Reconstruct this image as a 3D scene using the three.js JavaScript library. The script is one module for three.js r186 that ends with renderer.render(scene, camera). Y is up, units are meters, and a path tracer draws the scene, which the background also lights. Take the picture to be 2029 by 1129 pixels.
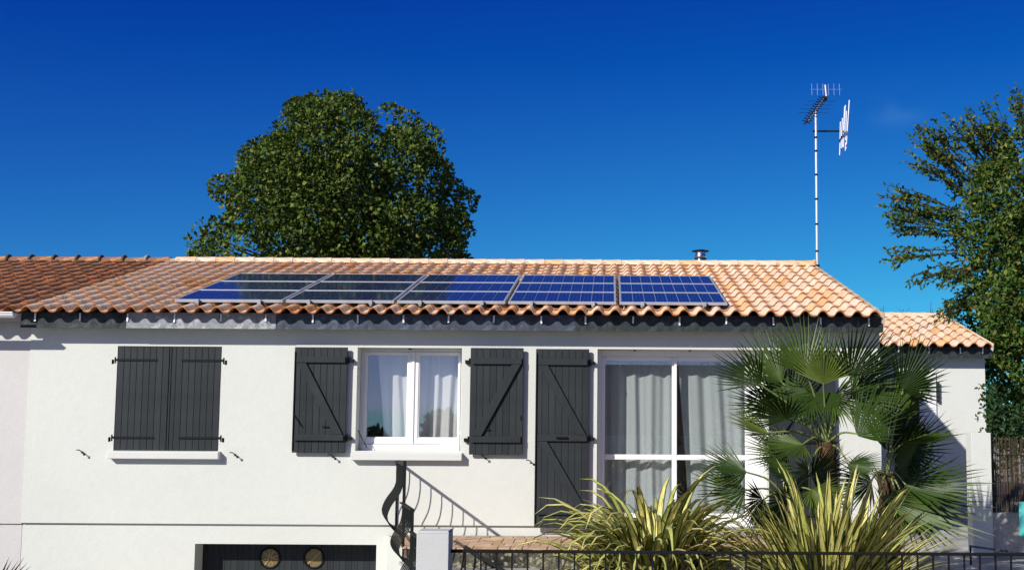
import * as THREE from 'three';
import { RoundedBoxGeometry } from 'three/addons/geometries/RoundedBoxGeometry.js';
import { mergeGeometries } from 'three/addons/utils/BufferGeometryUtils.js';

// ------------------------------------------------------------------ camera, sky, sun, exposure
const scene = new THREE.Scene();
const camera = new THREE.PerspectiveCamera(25.66, 2029 / 1129, 0.1, 600);
camera.position.set(0, 1.65, 15.3);
{
  const tilt = THREE.MathUtils.degToRad(5.8), roll = 0.006;
  const f = new THREE.Vector3(0, Math.sin(tilt), -Math.cos(tilt));
  const u = new THREE.Vector3(0, Math.cos(tilt), Math.sin(tilt));
  camera.up.copy(u.multiplyScalar(Math.cos(roll)).add(new THREE.Vector3(-Math.sin(roll), 0, 0)));
  camera.lookAt(camera.position.clone().add(f));
  camera.setViewOffset(2029, 1129, -195.5, 0, 2029, 1129);   // the photograph is cropped to the left of the lens axis
}
const renderer = new THREE.WebGLRenderer({ antialias: true });
renderer.toneMapping = THREE.LinearToneMapping;
const EXPOSURE = 1.3;
renderer.toneMappingExposure = EXPOSURE;
renderer.shadowMap.enabled = true;

const sunDir = new THREE.Vector3(-0.85, 0.77, 1).normalize();
const sun = new THREE.DirectionalLight(new THREE.Color(1, 0.965, 0.9), 4.2);
sun.position.copy(sunDir).multiplyScalar(60);
sun.castShadow = true;
sun.shadow.mapSize.set(4096, 4096);
Object.assign(sun.shadow.camera, { left: -16, right: 16, top: 16, bottom: -16, near: 1, far: 140 });
sun.shadow.radius = 1;
scene.add(sun, sun.target);

function mulberry(a) { return () => { a |= 0; a = a + 0x6D2B79F5 | 0; let t = Math.imul(a ^ a >>> 15, 1 | a); t = t + Math.imul(t ^ t >>> 7, 61 | t) ^ t; return ((t ^ t >>> 14) >>> 0) / 4294967296; }; }
const rnd = mulberry(20231);
const rr = (a, b) => a + (b - a) * rnd();
const lerp = (a, b, t) => a + (b - a) * t;
const sstep = (a, b, x) => { const t = Math.min(1, Math.max(0, (x - a) / (b - a))); return t * t * (3 - 2 * t); };
// tileable value noise
function noiseGrid(seed, n) { const r = mulberry(seed), g = new Float32Array(n * n); for (let i = 0; i < g.length; i++) g[i] = r(); return g; }
function vnoise(g, n, x, y) {
  const xi = Math.floor(x), yi = Math.floor(y), fx = x - xi, fy = y - yi, sx = fx * fx * (3 - 2 * fx), sy = fy * fy * (3 - 2 * fy);
  const w = v => ((v % n) + n) % n;
  const a = g[w(yi) * n + w(xi)], b = g[w(yi) * n + w(xi + 1)], c = g[w(yi + 1) * n + w(xi)], d = g[w(yi + 1) * n + w(xi + 1)];
  return lerp(lerp(a, b, sx), lerp(c, d, sx), sy);
}
const NG = noiseGrid(7, 256);
function fbm(x, y, period, oct) { let s = 0, a = 0.5, p = period, t = 0; for (let o = 0; o < oct; o++) { s += a * vnoise(NG, p, x * p + o * 0, y * p); t += a; a *= 0.5; p = Math.min(256, p * 2); } return s / t; }

{ // clear autumn sky: air only, paler towards the horizon and towards the sun, a few thin wisps
  const W = 1024, Hh = 512, data = new Float32Array(W * Hh * 4), d = new THREE.Vector3();
  for (let j = 0; j < Hh; j++) for (let i = 0; i < W; i++) {
    const el = ((j + 0.5) / Hh - 0.5) * Math.PI, az = ((i + 0.5) / W - 0.5) * 2 * Math.PI;
    d.set(Math.cos(el) * Math.cos(az), Math.sin(el), Math.cos(el) * Math.sin(az));
    const e = Math.max(0, el) * 180 / Math.PI, c = d.dot(sunDir);
    const c2 = c < 0 ? c * c : 0.4 * c * c;                            // brighter away from the ninety degree band
    let r = Math.max(0.0012, -0.0113 + 0.0479 * Math.exp(-e / 12)) * (1 + 2.4 * c2), g = Math.max(0.022, 0.0014 + 0.3693 * Math.exp(-e / 8)) * (1 + 2.2 * c2) * (1 - 0.35 * Math.max(0, c)), b = (0.069 + 0.6345 * Math.exp(-e / 20)) * (1 + 0.8 * c2);
    r += 0.25 * Math.exp(-e / 1.6); g += 0.10 * Math.exp(-e / 1.6);        // dusty air on the horizon itself
    const haze = 0.24 * Math.max(0, c + 0.1) * Math.exp(-e / 9);            // whiter haze under the sun
    r += haze; g += haze * 0.7; b += haze;
    const mie = 0.40 * Math.pow((1 + c) / 2, 7) + 0.5 * Math.pow(Math.max(0, c), 60);
    r += mie; g += mie; b += mie;
    const wa = az + 1.36, wisp = 0.05 * sstep(0.45, 0.75, fbm(i / W * 30, j / Hh * 40, 8, 5)) * Math.exp(-Math.pow((e - 13.4) / 0.8, 2) - Math.pow((wa - 0.012) / 0.028, 2));   // one thin wisp right of the antenna
    r += wisp * 0.6; g += wisp; b += wisp * 0.8;
    const o = (j * W + i) * 4;
    data[o] = r / EXPOSURE; data[o + 1] = g / EXPOSURE; data[o + 2] = b / EXPOSURE; data[o + 3] = 1;
  }
  const t = new THREE.DataTexture(data, W, Hh, THREE.RGBAFormat, THREE.FloatType);
  t.mapping = THREE.EquirectangularReflectionMapping; t.magFilter = THREE.LinearFilter; t.minFilter = THREE.LinearFilter; t.needsUpdate = true;
  scene.background = t; scene.environment = t;
}

// ------------------------------------------------------------------ textures and materials
function tex(n, fn, srgb, repeat = 1) {           // fn(u, v) -> [r, g, b] in 0..1
  const data = new Uint8Array(n * n * 4);
  for (let j = 0; j < n; j++) for (let i = 0; i < n; i++) {
    const c = fn(i / n, j / n), o = (j * n + i) * 4;
    for (let k = 0; k < 3; k++) data[o + k] = Math.max(0, Math.min(255, Math.round(c[k] * 255)));
    data[o + 3] = 255;
  }
  const t = new THREE.DataTexture(data, n, n, THREE.RGBAFormat);
  t.wrapS = t.wrapT = THREE.RepeatWrapping; t.magFilter = THREE.LinearFilter; t.minFilter = THREE.LinearMipmapLinearFilter; t.generateMipmaps = true;
  if (srgb) t.colorSpace = THREE.SRGBColorSpace;
  t.repeat.set(repeat, repeat); t.needsUpdate = true; return t;
}
const grey = v => [v, v, v];
const T = {
  plaster: tex(1024, (u, v) => { const m = fbm(u, v, 4, 4), s = fbm(u + 0.3, v + 0.1, 64, 3); const x = 0.965 + 0.02 * (m - 0.5) * 2 + 0.02 * (s - 0.5); return [x, x * 0.998, x * 0.985]; }, true, 0.25),
  plasterBump: tex(512, (u, v) => grey(0.6 * fbm(u, v, 128, 2) + 0.4 * fbm(u, v, 16, 3)), false, 1.1),
  clay: tex(512, (u, v) => { const m = fbm(u, v, 8, 4), s = fbm(u + 0.4, v, 96, 2); const x = 0.92 + 0.18 * (m - 0.5) + 0.10 * (s - 0.5) - 0.16 * sstep(0.62, 0.74, fbm(u + 0.15, v + 0.55, 20, 4)); return [x, x * (0.98 + 0.06 * (m - 0.5)), x * 0.96]; }, true, 1.4),
  clayBump: tex(512, (u, v) => grey(fbm(u, v, 64, 3)), false, 2.5),
  oldClay: tex(512, (u, v) => { const m = fbm(u, v, 6, 5), s = fbm(u + 0.2, v + 0.7, 40, 3), l = sstep(0.55, 0.68, fbm(u + 0.5, v + 0.2, 12, 4)); let r = 0.74 + 0.5 * (m - 0.5) + 0.3 * (s - 0.5), g = r * 0.93, b = r * 0.88; r = lerp(r, 0.50, l * 0.7); g = lerp(g, 0.58, l * 0.7); b = lerp(b, 0.60, l * 0.7); return [r, g, b]; }, true, 1.3),
  paint: tex(512, (u, v) => { const g = fbm(u, v / 14, 128, 2), m = fbm(u, v, 6, 3); return grey(0.88 + 0.12 * (g - 0.5) + 0.14 * (m - 0.5)); }, true, 0.8),
  paintBump: tex(512, (u, v) => grey(fbm(u, v / 16, 128, 2)), false, 1.5),
  zinc: tex(512, (u, v) => { const a = fbm(u, v, 10, 4), s = fbm(u + 0.1, v + 0.6, 48, 3), p = sstep(0.60, 0.72, fbm(u + 0.7, v * 0.8, 14, 4)); return grey(0.68 + 0.22 * (a - 0.5) + 0.15 * (s - 0.5) + 0.16 * p); }, true, 1.0),
  zincRough: tex(512, (u, v) => grey(0.42 + 0.5 * fbm(u + 0.3, v + 0.5, 14, 4)), false, 1.0),
  concrete: tex(512, (u, v) => { const a = fbm(u, v, 6, 5), s = fbm(u + 0.5, v, 80, 2); return grey(0.80 + 0.35 * (a - 0.5) + 0.2 * (s - 0.5)); }, true, 0.7),
  mossy: tex(1024, (u, v) => { const a = fbm(u, v, 5, 5), s = fbm(u + 0.31, v + 0.2, 60, 3), st = fbm(u, v / 8, 40, 3), w = sstep(0.60, 0.70, fbm(u + 0.6, v + 0.4, 36, 3)); let x = 0.36 + 0.5 * (a - 0.5) + 0.3 * (s - 0.5) + 0.25 * (st - 0.5); return [lerp(x, 0.78, w * 0.8), lerp(x * 0.98, 0.76, w * 0.8), lerp(x * 0.86, 0.66, w * 0.8)]; }, true, 0.8),
  paving: tex(512, (u, v) => { const a = fbm(u, v, 8, 4), s = fbm(u + 0.5, v, 70, 3); const x = 0.84 + 0.3 * (a - 0.5) + 0.2 * (s - 0.5); return [x, x * 0.96, x * 0.9]; }, true, 1.2),
  gravel: tex(512, (u, v) => { const a = fbm(u, v, 100, 2), m = fbm(u, v, 6, 4); return grey(0.78 + 0.5 * (a - 0.5) + 0.3 * (m - 0.5)); }, true, 0.5),
  bark: tex(256, (u, v) => { const a = fbm(u, v / 5, 40, 3); return [0.55 + 0.5 * (a - 0.5), 0.5 + 0.5 * (a - 0.5), 0.44 + 0.45 * (a - 0.5)]; }, true, 1.5),
  fibre: tex(256, (u, v) => { const a = fbm(u, v / 8, 64, 3), b = fbm(u, v, 10, 3); return [0.55 + 0.7 * (a - 0.5) + 0.2 * (b - 0.5), 0.48 + 0.65 * (a - 0.5) + 0.2 * (b - 0.5), 0.38 + 0.6 * (a - 0.5)]; }, true, 3),
  // print of a polycrystalline cell strip: crystal facets and the thin silver busbars and gaps between the six cells
  cells: tex(512, (u, v) => {
    const f = (v * 6) % 1, edge = f < 0.02 || f > 0.98, bus = Math.abs(u - 0.33) < 0.006 || Math.abs(u - 0.67) < 0.006;
    const q = vnoise(NG, 256, Math.floor(u * 23) * 3.7, Math.floor(v * 131) * 1.3), m = fbm(u, v, 24, 3);
    const k = 0.75 + 0.5 * (q - 0.5) + 0.4 * (m - 0.5);
    return edge || bus ? [0.42, 0.45, 0.55] : [0.14 * k, 0.20 * k, 0.37 * k];
  }, true, 1),
  phormium: tex(128, (u, v) => {
    const s = Math.abs(u - 0.5) * 2, st = vnoise(NG, 256, u * 26, v * 2) , l = fbm(u * 0.5, v, 20, 2);
    const gr = s > 0.70 - 0.14 * l || (st > 0.84 && s > 0.25);
    const k = 0.86 + 0.3 * (l - 0.5);
    return gr ? [0.28 * k, 0.36 * k, 0.12 * k] : [0.98 * k, 0.94 * k, 0.62 * k];
  }, true, 1),
};
const M = {};
function std(name, rgb, o = {}) { const m = new THREE.MeshStandardMaterial({ roughness: 0.9, metalness: 0, ...o }); m.color.setRGB(...rgb); m.name = name; M[name] = m; return m; }
function phys(name, rgb, o = {}) { const m = new THREE.MeshPhysicalMaterial({ roughness: 0.9, metalness: 0, ...o }); m.color.setRGB(...rgb); m.name = name; M[name] = m; return m; }
std('plaster', [0.655, 0.67, 0.63], { map: T.plaster, bumpMap: T.plasterBump, bumpScale: 0.003 });
std('plasterPink', [0.60, 0.585, 0.575], { map: T.plaster, bumpMap: T.plasterBump, bumpScale: 0.003 });
std('plasterWing', [0.685, 0.695, 0.665], { map: T.plaster, bumpMap: T.plasterBump, bumpScale: 0.003 });
std('sill', [0.66, 0.67, 0.65], { map: T.plaster, roughness: 0.8 });
std('inside', [0.45, 0.43, 0.40]);
std('board', [0.36, 0.30, 0.23]);
phys('shutter', [0.030, 0.036, 0.039], { specularIntensity: 0.45, map: T.paint, bumpMap: T.paintBump, bumpScale: 0.0008, roughness: 0.6 });
[0.88, 1.0, 1.12].forEach((k, i) => phys('plank' + i, [0.032 * k, 0.038 * k, 0.041 * k], { specularIntensity: 0.45, map: T.paint, bumpMap: T.paintBump, bumpScale: 0.0008, roughness: 0.52 + 0.07 * i }));
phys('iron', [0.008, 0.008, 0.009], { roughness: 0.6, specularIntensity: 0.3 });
phys('ironGreen', [0.010, 0.013, 0.011], { roughness: 0.5, specularIntensity: 0.35 });
std('pvc', [0.78, 0.78, 0.775], { roughness: 0.35 });
phys('glass', [1, 1, 1], { transmission: 1, thickness: 0, roughness: 0, ior: 1.65 });
phys('amberGlass', [0.26, 0.20, 0.09], { transmission: 0.3, thickness: 0, roughness: 0.25 });
phys('curtainWhite', [0.66, 0.67, 0.65], { transmission: 0.25, thickness: 0, roughness: 1 });
phys('curtainGrey', [0.47, 0.53, 0.52], { transmission: 0.25, thickness: 0, roughness: 1 });
std('zincDull', [0.52, 0.55, 0.57], { map: T.zinc, metalness: 0.1, roughness: 0.7 });
std('zincMid', [0.14, 0.17, 0.22], { map: T.zinc, roughnessMap: T.zincRough, metalness: 0.6, roughness: 1 });
std('zincDark', [0.085, 0.105, 0.108], { map: T.zinc, roughnessMap: T.zincRough, metalness: 0.6, roughness: 1 });
std('hookSteel', [0.75, 0.76, 0.77], { metalness: 0.3, roughness: 0.5 });
std('underlay', [0.05, 0.042, 0.038]);
const newTones = [[0.84, 0.66, 0.49], [0.85, 0.70, 0.55], [0.83, 0.60, 0.40], [0.82, 0.55, 0.30], [0.79, 0.48, 0.23], [0.85, 0.67, 0.51]];
newTones.forEach((c, i) => std('tile' + i, c, { map: T.clay, bumpMap: T.clayBump, bumpScale: 0.0015, vertexColors: true, roughness: 0.95 }));
const oldTones = [[0.74, 0.40, 0.21], [0.66, 0.34, 0.17], [0.80, 0.42, 0.20], [0.62, 0.40, 0.24]];
oldTones.forEach((c, i) => std('oldTile' + i, c, { map: T.oldClay, bumpMap: T.clayBump, bumpScale: 0.002, vertexColors: true, roughness: 0.95 }));
std('tileAny', [1, 1, 1], { map: T.clay, vertexColors: true, roughness: 0.95 });
std('mortar', [0.42, 0.40, 0.36], { map: T.concrete });
std('oldMortar', [0.11, 0.085, 0.075], { map: T.concrete });
std('alu', [0.42, 0.45, 0.50], { metalness: 0.4, roughness: 0.45 });
phys('cell', [1, 1, 1], { map: T.cells, roughness: 0.35, clearcoat: 1, clearcoatRoughness: 0.06 });
std('backSheet', [0.30, 0.33, 0.40], { roughness: 0.5 });
std('inox', [0.75, 0.75, 0.76], { metalness: 1, roughness: 0.22 });
std('capDark', [0.04, 0.04, 0.045], { metalness: 0.6, roughness: 0.45 });
std('mastSteel', [0.62, 0.64, 0.70], { metalness: 0.4, roughness: 0.4 });
std('gutter', [0.78, 0.78, 0.76], { roughness: 0.4 });
std('terraceTile', [0.70, 0.50, 0.36], { map: T.paving, roughness: 0.8 });
std('terraceTile2', [0.64, 0.43, 0.28], { map: T.paving, roughness: 0.8 });
std('terraceTile3', [0.74, 0.55, 0.41], { map: T.paving, roughness: 0.8 });
std('joint', [0.20, 0.15, 0.11], { map: T.concrete });
std('mossy', [0.72, 0.70, 0.62], { map: T.mossy, bumpMap: T.clayBump, bumpScale: 0.01 });
std('concrete', [0.46, 0.44, 0.41], { map: T.concrete });
std('paleStone', [0.62, 0.60, 0.56], { map: T.concrete });
std('ground', [0.44, 0.41, 0.35], { map: T.gravel });
std('soil', [0.10, 0.075, 0.05], { map: T.gravel });
std('asphalt', [0.075, 0.075, 0.078], { map: T.gravel });
std('bark', [0.16, 0.13, 0.10], { map: T.bark });
std('fibre', [0.22, 0.15, 0.09], { map: T.fibre });
phys('leaf', [1, 1, 1], { roughness: 0.55, transmission: 0.25, thickness: 0, specularIntensity: 0.3 });
phys('palmLeaf', [0.028, 0.055, 0.008], { roughness: 0.42, specularIntensity: 0.4 });
phys('palmLeaf2', [0.048, 0.082, 0.012], { roughness: 0.42, specularIntensity: 0.4 });
phys('palmLeaf3', [0.085, 0.118, 0.020], { roughness: 0.42, specularIntensity: 0.4 });
std('petiole', [0.16, 0.20, 0.06], { roughness: 0.5 });
phys('phormium', [0.95, 0.93, 0.74], { map: T.phormium, roughness: 0.5, transmission: 0.22, thickness: 0 });
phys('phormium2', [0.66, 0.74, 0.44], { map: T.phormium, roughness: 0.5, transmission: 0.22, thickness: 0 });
std('brass', [0.6, 0.46, 0.22], { roughness: 0.4, metalness: 0.4 });
std('reed', [0.17, 0.14, 0.11], { map: T.fibre });
std('reed2', [0.26, 0.22, 0.17], { map: T.fibre });
std('turquoise', [0.10, 0.52, 0.48], { roughness: 0.4 });
std('farTile', [0.36, 0.19, 0.12], { map: T.oldClay });
std('farWall', [0.62, 0.58, 0.52], { map: T.plaster });

// ------------------------------------------------------------------ builders
const used = {};
function numbered(n) { used[n] = (used[n] || 0) + 1; return used[n] === 1 ? n : n + '_' + String(used[n] - 1).padStart(3, '0'); }
function mesh(name, geo, mat, parent) { const m = new THREE.Mesh(geo, mat); m.name = name; m.castShadow = m.receiveShadow = true; if (parent) parent.add(m); return m; }
// a thing: Group at its base; P() adds a part whose geometry is written in world metres
function thing(name, label, category, pos = [0, 0, 0], group) {
  const o = new THREE.Group(); o.name = numbered(name); o.position.set(...pos); o.userData = { label, category };
  if (group) o.userData.group = group; scene.add(o); return o;
}
function P(t, name, geo, mat) { const m = mesh(name, geo, mat, t); m.position.copy(t.position).negate(); return m; }
function PG(t, name) { const g = new THREE.Group(); g.name = name; g.position.copy(t.position).negate(); t.add(g); return g; }
function structure(name, geo, mat) { const m = mesh(numbered(name), geo, mat, scene); m.userData.kind = 'structure'; return m; }
function uvMetres(geo) {   // box projection in metres
  const p = geo.attributes.position, n = geo.attributes.normal, uv = new Float32Array(p.count * 2);
  for (let i = 0; i < p.count; i++) {
    const ax = Math.abs(n.getX(i)), ay = Math.abs(n.getY(i)), az = Math.abs(n.getZ(i)), x = p.getX(i), y = p.getY(i), z = p.getZ(i);
    if (az >= ax && az >= ay) { uv[2 * i] = x; uv[2 * i + 1] = y; } else if (ax >= ay) { uv[2 * i] = z + 0.37; uv[2 * i + 1] = y; } else { uv[2 * i] = x; uv[2 * i + 1] = z; }
  }
  geo.setAttribute('uv', new THREE.BufferAttribute(uv, 2)); return geo;
}
function bx(x0, x1, y0, y1, z0, z1, r = 0) {
  const w = x1 - x0, h = y1 - y0, d = z1 - z0;
  const g = r > 0 ? new RoundedBoxGeometry(w, h, d, 1, Math.min(r, w / 2.01, h / 2.01, d / 2.01)) : new THREE.BoxGeometry(w, h, d);
  g.translate((x0 + x1) / 2, (y0 + y1) / 2, (z0 + z1) / 2);
  return uvMetres(g);
}
const V = (x, y, z) => new THREE.Vector3(x, y, z);
function bar(a, b, w, d, side = V(0, 0, 1)) {   // rectangular bar from a to b; w across, d along `side`
  const L = a.distanceTo(b), g = new THREE.BoxGeometry(w, L, d), y = b.clone().sub(a).normalize(), x = new THREE.Vector3().crossVectors(y, side).normalize(), z = new THREE.Vector3().crossVectors(x, y);
  uvMetres(g);
  g.applyMatrix4(new THREE.Matrix4().makeBasis(x, y, z).setPosition(a.clone().add(b).multiplyScalar(0.5))); return g;
}
function rod(a, b, r, r2 = r, n = 8) {
  const L = a.distanceTo(b), g = new THREE.CylinderGeometry(r2, r, L, n, 1), q = new THREE.Quaternion().setFromUnitVectors(V(0, 1, 0), b.clone().sub(a).normalize());
  g.applyQuaternion(q); const c = a.clone().add(b).multiplyScalar(0.5); g.translate(c.x, c.y, c.z); return g;
}
function tube(pts, r, seg = 12, n = 6) { return new THREE.TubeGeometry(new THREE.CatmullRomCurve3(pts), seg, r, n); }
function taper(pts, r0, r1, seg = 10, n = 7) {
  const c = new THREE.CatmullRomCurve3(pts), g = new THREE.TubeGeometry(c, seg, 1, n), p = g.attributes.position, q = V(0, 0, 0);
  for (let i = 0; i <= seg; i++) { c.getPointAt(i / seg, q); const r = lerp(r0, r1, i / seg); for (let j = 0; j <= n; j++) { const k = i * (n + 1) + j; p.setXYZ(k, q.x + (p.getX(k) - q.x) * r, q.y + (p.getY(k) - q.y) * r, q.z + (p.getZ(k) - q.z) * r); } }
  return g;
}
function plainTri(g) { const o = g.index ? g.toNonIndexed() : g; for (const k of Object.keys(o.attributes)) if (!['position', 'normal', 'uv'].includes(k)) o.deleteAttribute(k); return o; }
const merge = list => mergeGeometries(list.map(plainTri));
function wallWithHoles(outline, holes, depth, z1) {
  const s = new THREE.Shape(outline.map(p => new THREE.Vector2(...p)));
  for (const [x0, x1, y0, y1] of holes) s.holes.push(new THREE.Path([[x0, y0], [x0, y1], [x1, y1], [x1, y0]].map(p => new THREE.Vector2(...p))));
  const g = new THREE.ExtrudeGeometry(s, { depth, bevelEnabled: false }); g.translate(0, 0, z1 - depth); return uvMetres(g);
}

// ------------------------------------------------------------------ terrain
{
  const xs = [], zs = [];
  for (const [a, b, n] of [[-160, -16, 10], [-16, 16, 64], [16, 160, 10]]) for (let i = 0; i < n; i++) xs.push(lerp(a, b, i / n)); xs.push(160);
  for (const [a, b, n] of [[-160, -16, 8], [-16, 0, 10], [0, 16, 48], [16, 34, 12], [34, 160, 8]]) for (let i = 0; i < n; i++) zs.push(lerp(a, b, i / n)); zs.push(160);
  const h = (x, z) => {
    let y = -0.02;
    const drive = sstep(-8.6, -8.1, x) * (1 - sstep(-3.2, -2.7, x)) * (1 - sstep(3.5, 12, z)) * sstep(-0.6, -0.1, z);
    const yard = (1 - sstep(6.6, 7.2, z)) * sstep(-0.5, 0, z);
    y = lerp(y, -0.35, yard); y = lerp(y, -2.02, drive);
    return lerp(y, -1.9, sstep(20, 26, z));
  };
  const pos = [], uv = [], idx = [];
  for (const z of zs) for (const x of xs) { pos.push(x, h(x, z), z); uv.push(x, z); }
  const n = xs.length;
  for (let j = 0; j < zs.length - 1; j++) for (let i = 0; i < n - 1; i++) { const a = j * n + i; idx.push(a, a + n, a + 1, a + 1, a + n, a + n + 1); }
  const g = new THREE.BufferGeometry(); g.setAttribute('position', new THREE.Float32BufferAttribute(pos, 3)); g.setAttribute('uv', new THREE.Float32BufferAttribute(uv, 2)); g.setIndex(idx); g.computeVertexNormals();
  structure('ground', g, M.ground);
  structure('street', bx(-60, 60, -0.06, 0.0, 13.2, 19.2), M.asphalt);
}

// ------------------------------------------------------------------ roof tiles
const SL = 0.235, ALPHA = Math.atan(SL), CA = Math.cos(ALPHA), SA = Math.sin(ALPHA);
function tileGeometry(seed) {
  const r = mulberry(seed), L = 0.455, th = 0.017, xsn = [], N = 9;
  const prof = [[-0.140, 0.010], [-0.118, 0.001], [-0.090, 0.000], [-0.064, 0.010], [-0.046, 0.037], [-0.024, 0.060], [0, 0.067], [0.024, 0.061], [0.046, 0.040], [0.060, 0.018], [0.072, 0.004]];
  const lift = z => 0.024 * (1 + z / L);
  const pos = [], nor = [], uv = [], col = [], o = r() * 3;
  const quad = (a, b, c, d, cc) => { const e1 = b.clone().sub(a), e2 = c.clone().sub(a), n = e1.cross(e2).normalize(); for (const p of [a, b, c, a, c, d]) { pos.push(p.x, p.y, p.z); nor.push(n.x, n.y, n.z); uv.push(p.x + o, p.z + p.y + o * 1.7); col.push(...cc); } };
  const slip = [1, 1, 1], cut = [0.60, 0.29, 0.14];
  const at = (i, z, dy) => V(prof[i][0], prof[i][1] + lift(z) + dy, z);
  const nrm = i => { const a = prof[Math.max(0, i - 1)], b = prof[Math.min(prof.length - 1, i + 1)]; return V(-(b[1] - a[1]), b[0] - a[0], 0).normalize(); };
  for (let i = 0; i < prof.length - 1; i++) {
    const s = pos.length / 3; quad(at(i, 0, 0), at(i + 1, 0, 0), at(i + 1, -L, 0), at(i, -L, 0), slip);
    const na = nrm(i), nb = nrm(i + 1); [na, nb, nb, na, nb, na].forEach((q, k) => { nor[(s + k) * 3] = q.x; nor[(s + k) * 3 + 1] = q.y; nor[(s + k) * 3 + 2] = q.z; });
    quad(at(i, 0, -th), at(i + 1, 0, -th), at(i + 1, 0, 0), at(i, 0, 0), cut);             // the cut lower edge
    quad(at(i, -L * 0.55, -th), at(i + 1, -L * 0.55, -th), at(i + 1, 0, -th), at(i, 0, -th), cut);   // underside near the edge
  }
  const e = prof.length - 1;
  quad(at(e, 0, -th), at(e, -L, -th), at(e, -L, 0), at(e, 0, 0), cut);
  const g = new THREE.BufferGeometry();
  for (const [k, a, s] of [['position', pos, 3], ['normal', nor, 3], ['uv', uv, 2], ['color', col, 3]]) g.setAttribute(k, new THREE.Float32BufferAttribute(a, s));
  return g;
}
const tileGeos = [1, 2, 3, 4].map(tileGeometry);
const pickTone = () => { const v = rnd(); return v < 0.40 ? 0 : v < 0.60 ? 1 : v < 0.76 ? 2 : v < 0.84 ? 3 : v < 0.89 ? 4 : 5; };
function layTiles(roof, cols, rows, pitch, expose, eave, old, hidden, most = 300, sx = 1, sz = 1) {
  const list = [];
  for (const cx of cols) for (let r = 0; r < rows; r++) {
    const s = r * expose, z = eave.z - s * CA, y = eave.y + s * SA;
    list.push({ x: cx + rr(-0.003, 0.003), y: y + rr(-0.001, 0.002), z: z + rr(-0.006, 0.006), ry: rr(-0.014, 0.014), rz: rr(-0.012, 0.012), hid: hidden && hidden(cx, z), tone: old ? Math.floor(rnd() * 4) : pickTone(), g: Math.floor(rnd() * 4) });
  }
  list.sort((a, b) => (a.hid ? 1 : 0) - (b.hid ? 1 : 0) || b.z - a.z);
  const rest = [];
  list.forEach((t, i) => {
    if (i >= most) { rest.push(t); return; }
    const m = mesh('roof_tile', tileGeos[t.g], M[(old ? 'oldTile' : 'tile') + t.tone], roof);
    m.position.set(t.x, t.y, t.z); m.rotation.set(ALPHA, t.ry, t.rz); m.scale.set(sx, 1, sz);
  });
  if (rest.length) {
    const im = new THREE.InstancedMesh(tileGeos[0], M.tileAny, rest.length), d = new THREE.Object3D(), c = new THREE.Color();
    rest.forEach((t, i) => { d.position.set(t.x, t.y, t.z); d.rotation.set(ALPHA, t.ry, t.rz); d.scale.set(sx, 1, sz); d.updateMatrix(); im.setMatrixAt(i, d.matrix); im.setColorAt(i, c.setRGB(...newTones[t.tone])); });
    im.name = 'more_roof_tiles'; im.userData.kind = 'stuff'; im.castShadow = im.receiveShadow = true; roof.add(im);
  }
}
function slab(x0, x1, zE, yE, zR, thick, backTo) {   // pitched slab: front slope from the eave to the ridge and the back slope down to backTo
  const yR = yE + (zE - zR) * SL, yB = yR - (zR - backTo) * SL;
  const s = new THREE.Shape([[-zE, yE], [-zR, yR], [-backTo, yB], [-backTo, yB - thick], [-zR, yR - thick], [-zE, yE - thick]].map(p => new THREE.Vector2(...p)));
  const g = new THREE.ExtrudeGeometry(s, { depth: x1 - x0, bevelEnabled: false });
  g.rotateY(Math.PI / 2); g.translate(x0, 0, 0); return uvMetres(g);
}
function ridgeTile(L, r0, r1) {   // half-round ridge tile along x, one end wider
  const n = 9, pos = [], uv = [], col = [], idx = [];
  const ring = (x, r, dy) => { for (let i = 0; i <= n; i++) { const a = Math.PI * (i / n); pos.push(x, Math.sin(a) * r * 0.72 + dy, Math.cos(a) * r); uv.push(x, a * r); col.push(1, 1, 1); } };
  ring(0, r1, 0); ring(L, r0, 0); ring(L, r0 - 0.014, -0.004); ring(0, r1 - 0.014, -0.004);
  const m = n + 1; for (let k = 0; k < 4; k++) for (let i = 0; i < n; i++) { const a = k * m + i, b = ((k + 1) % 4) * m + i; idx.push(a, a + 1, b, b, a + 1, b + 1); }
  const g = new THREE.BufferGeometry(); g.setAttribute('position', new THREE.Float32BufferAttribute(pos, 3)); g.setAttribute('uv', new THREE.Float32BufferAttribute(uv, 2)); g.setAttribute('color', new THREE.Float32BufferAttribute(col, 3)); g.setIndex(idx);
  const o = g.toNonIndexed(); o.computeVertexNormals(); return o;
}

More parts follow.
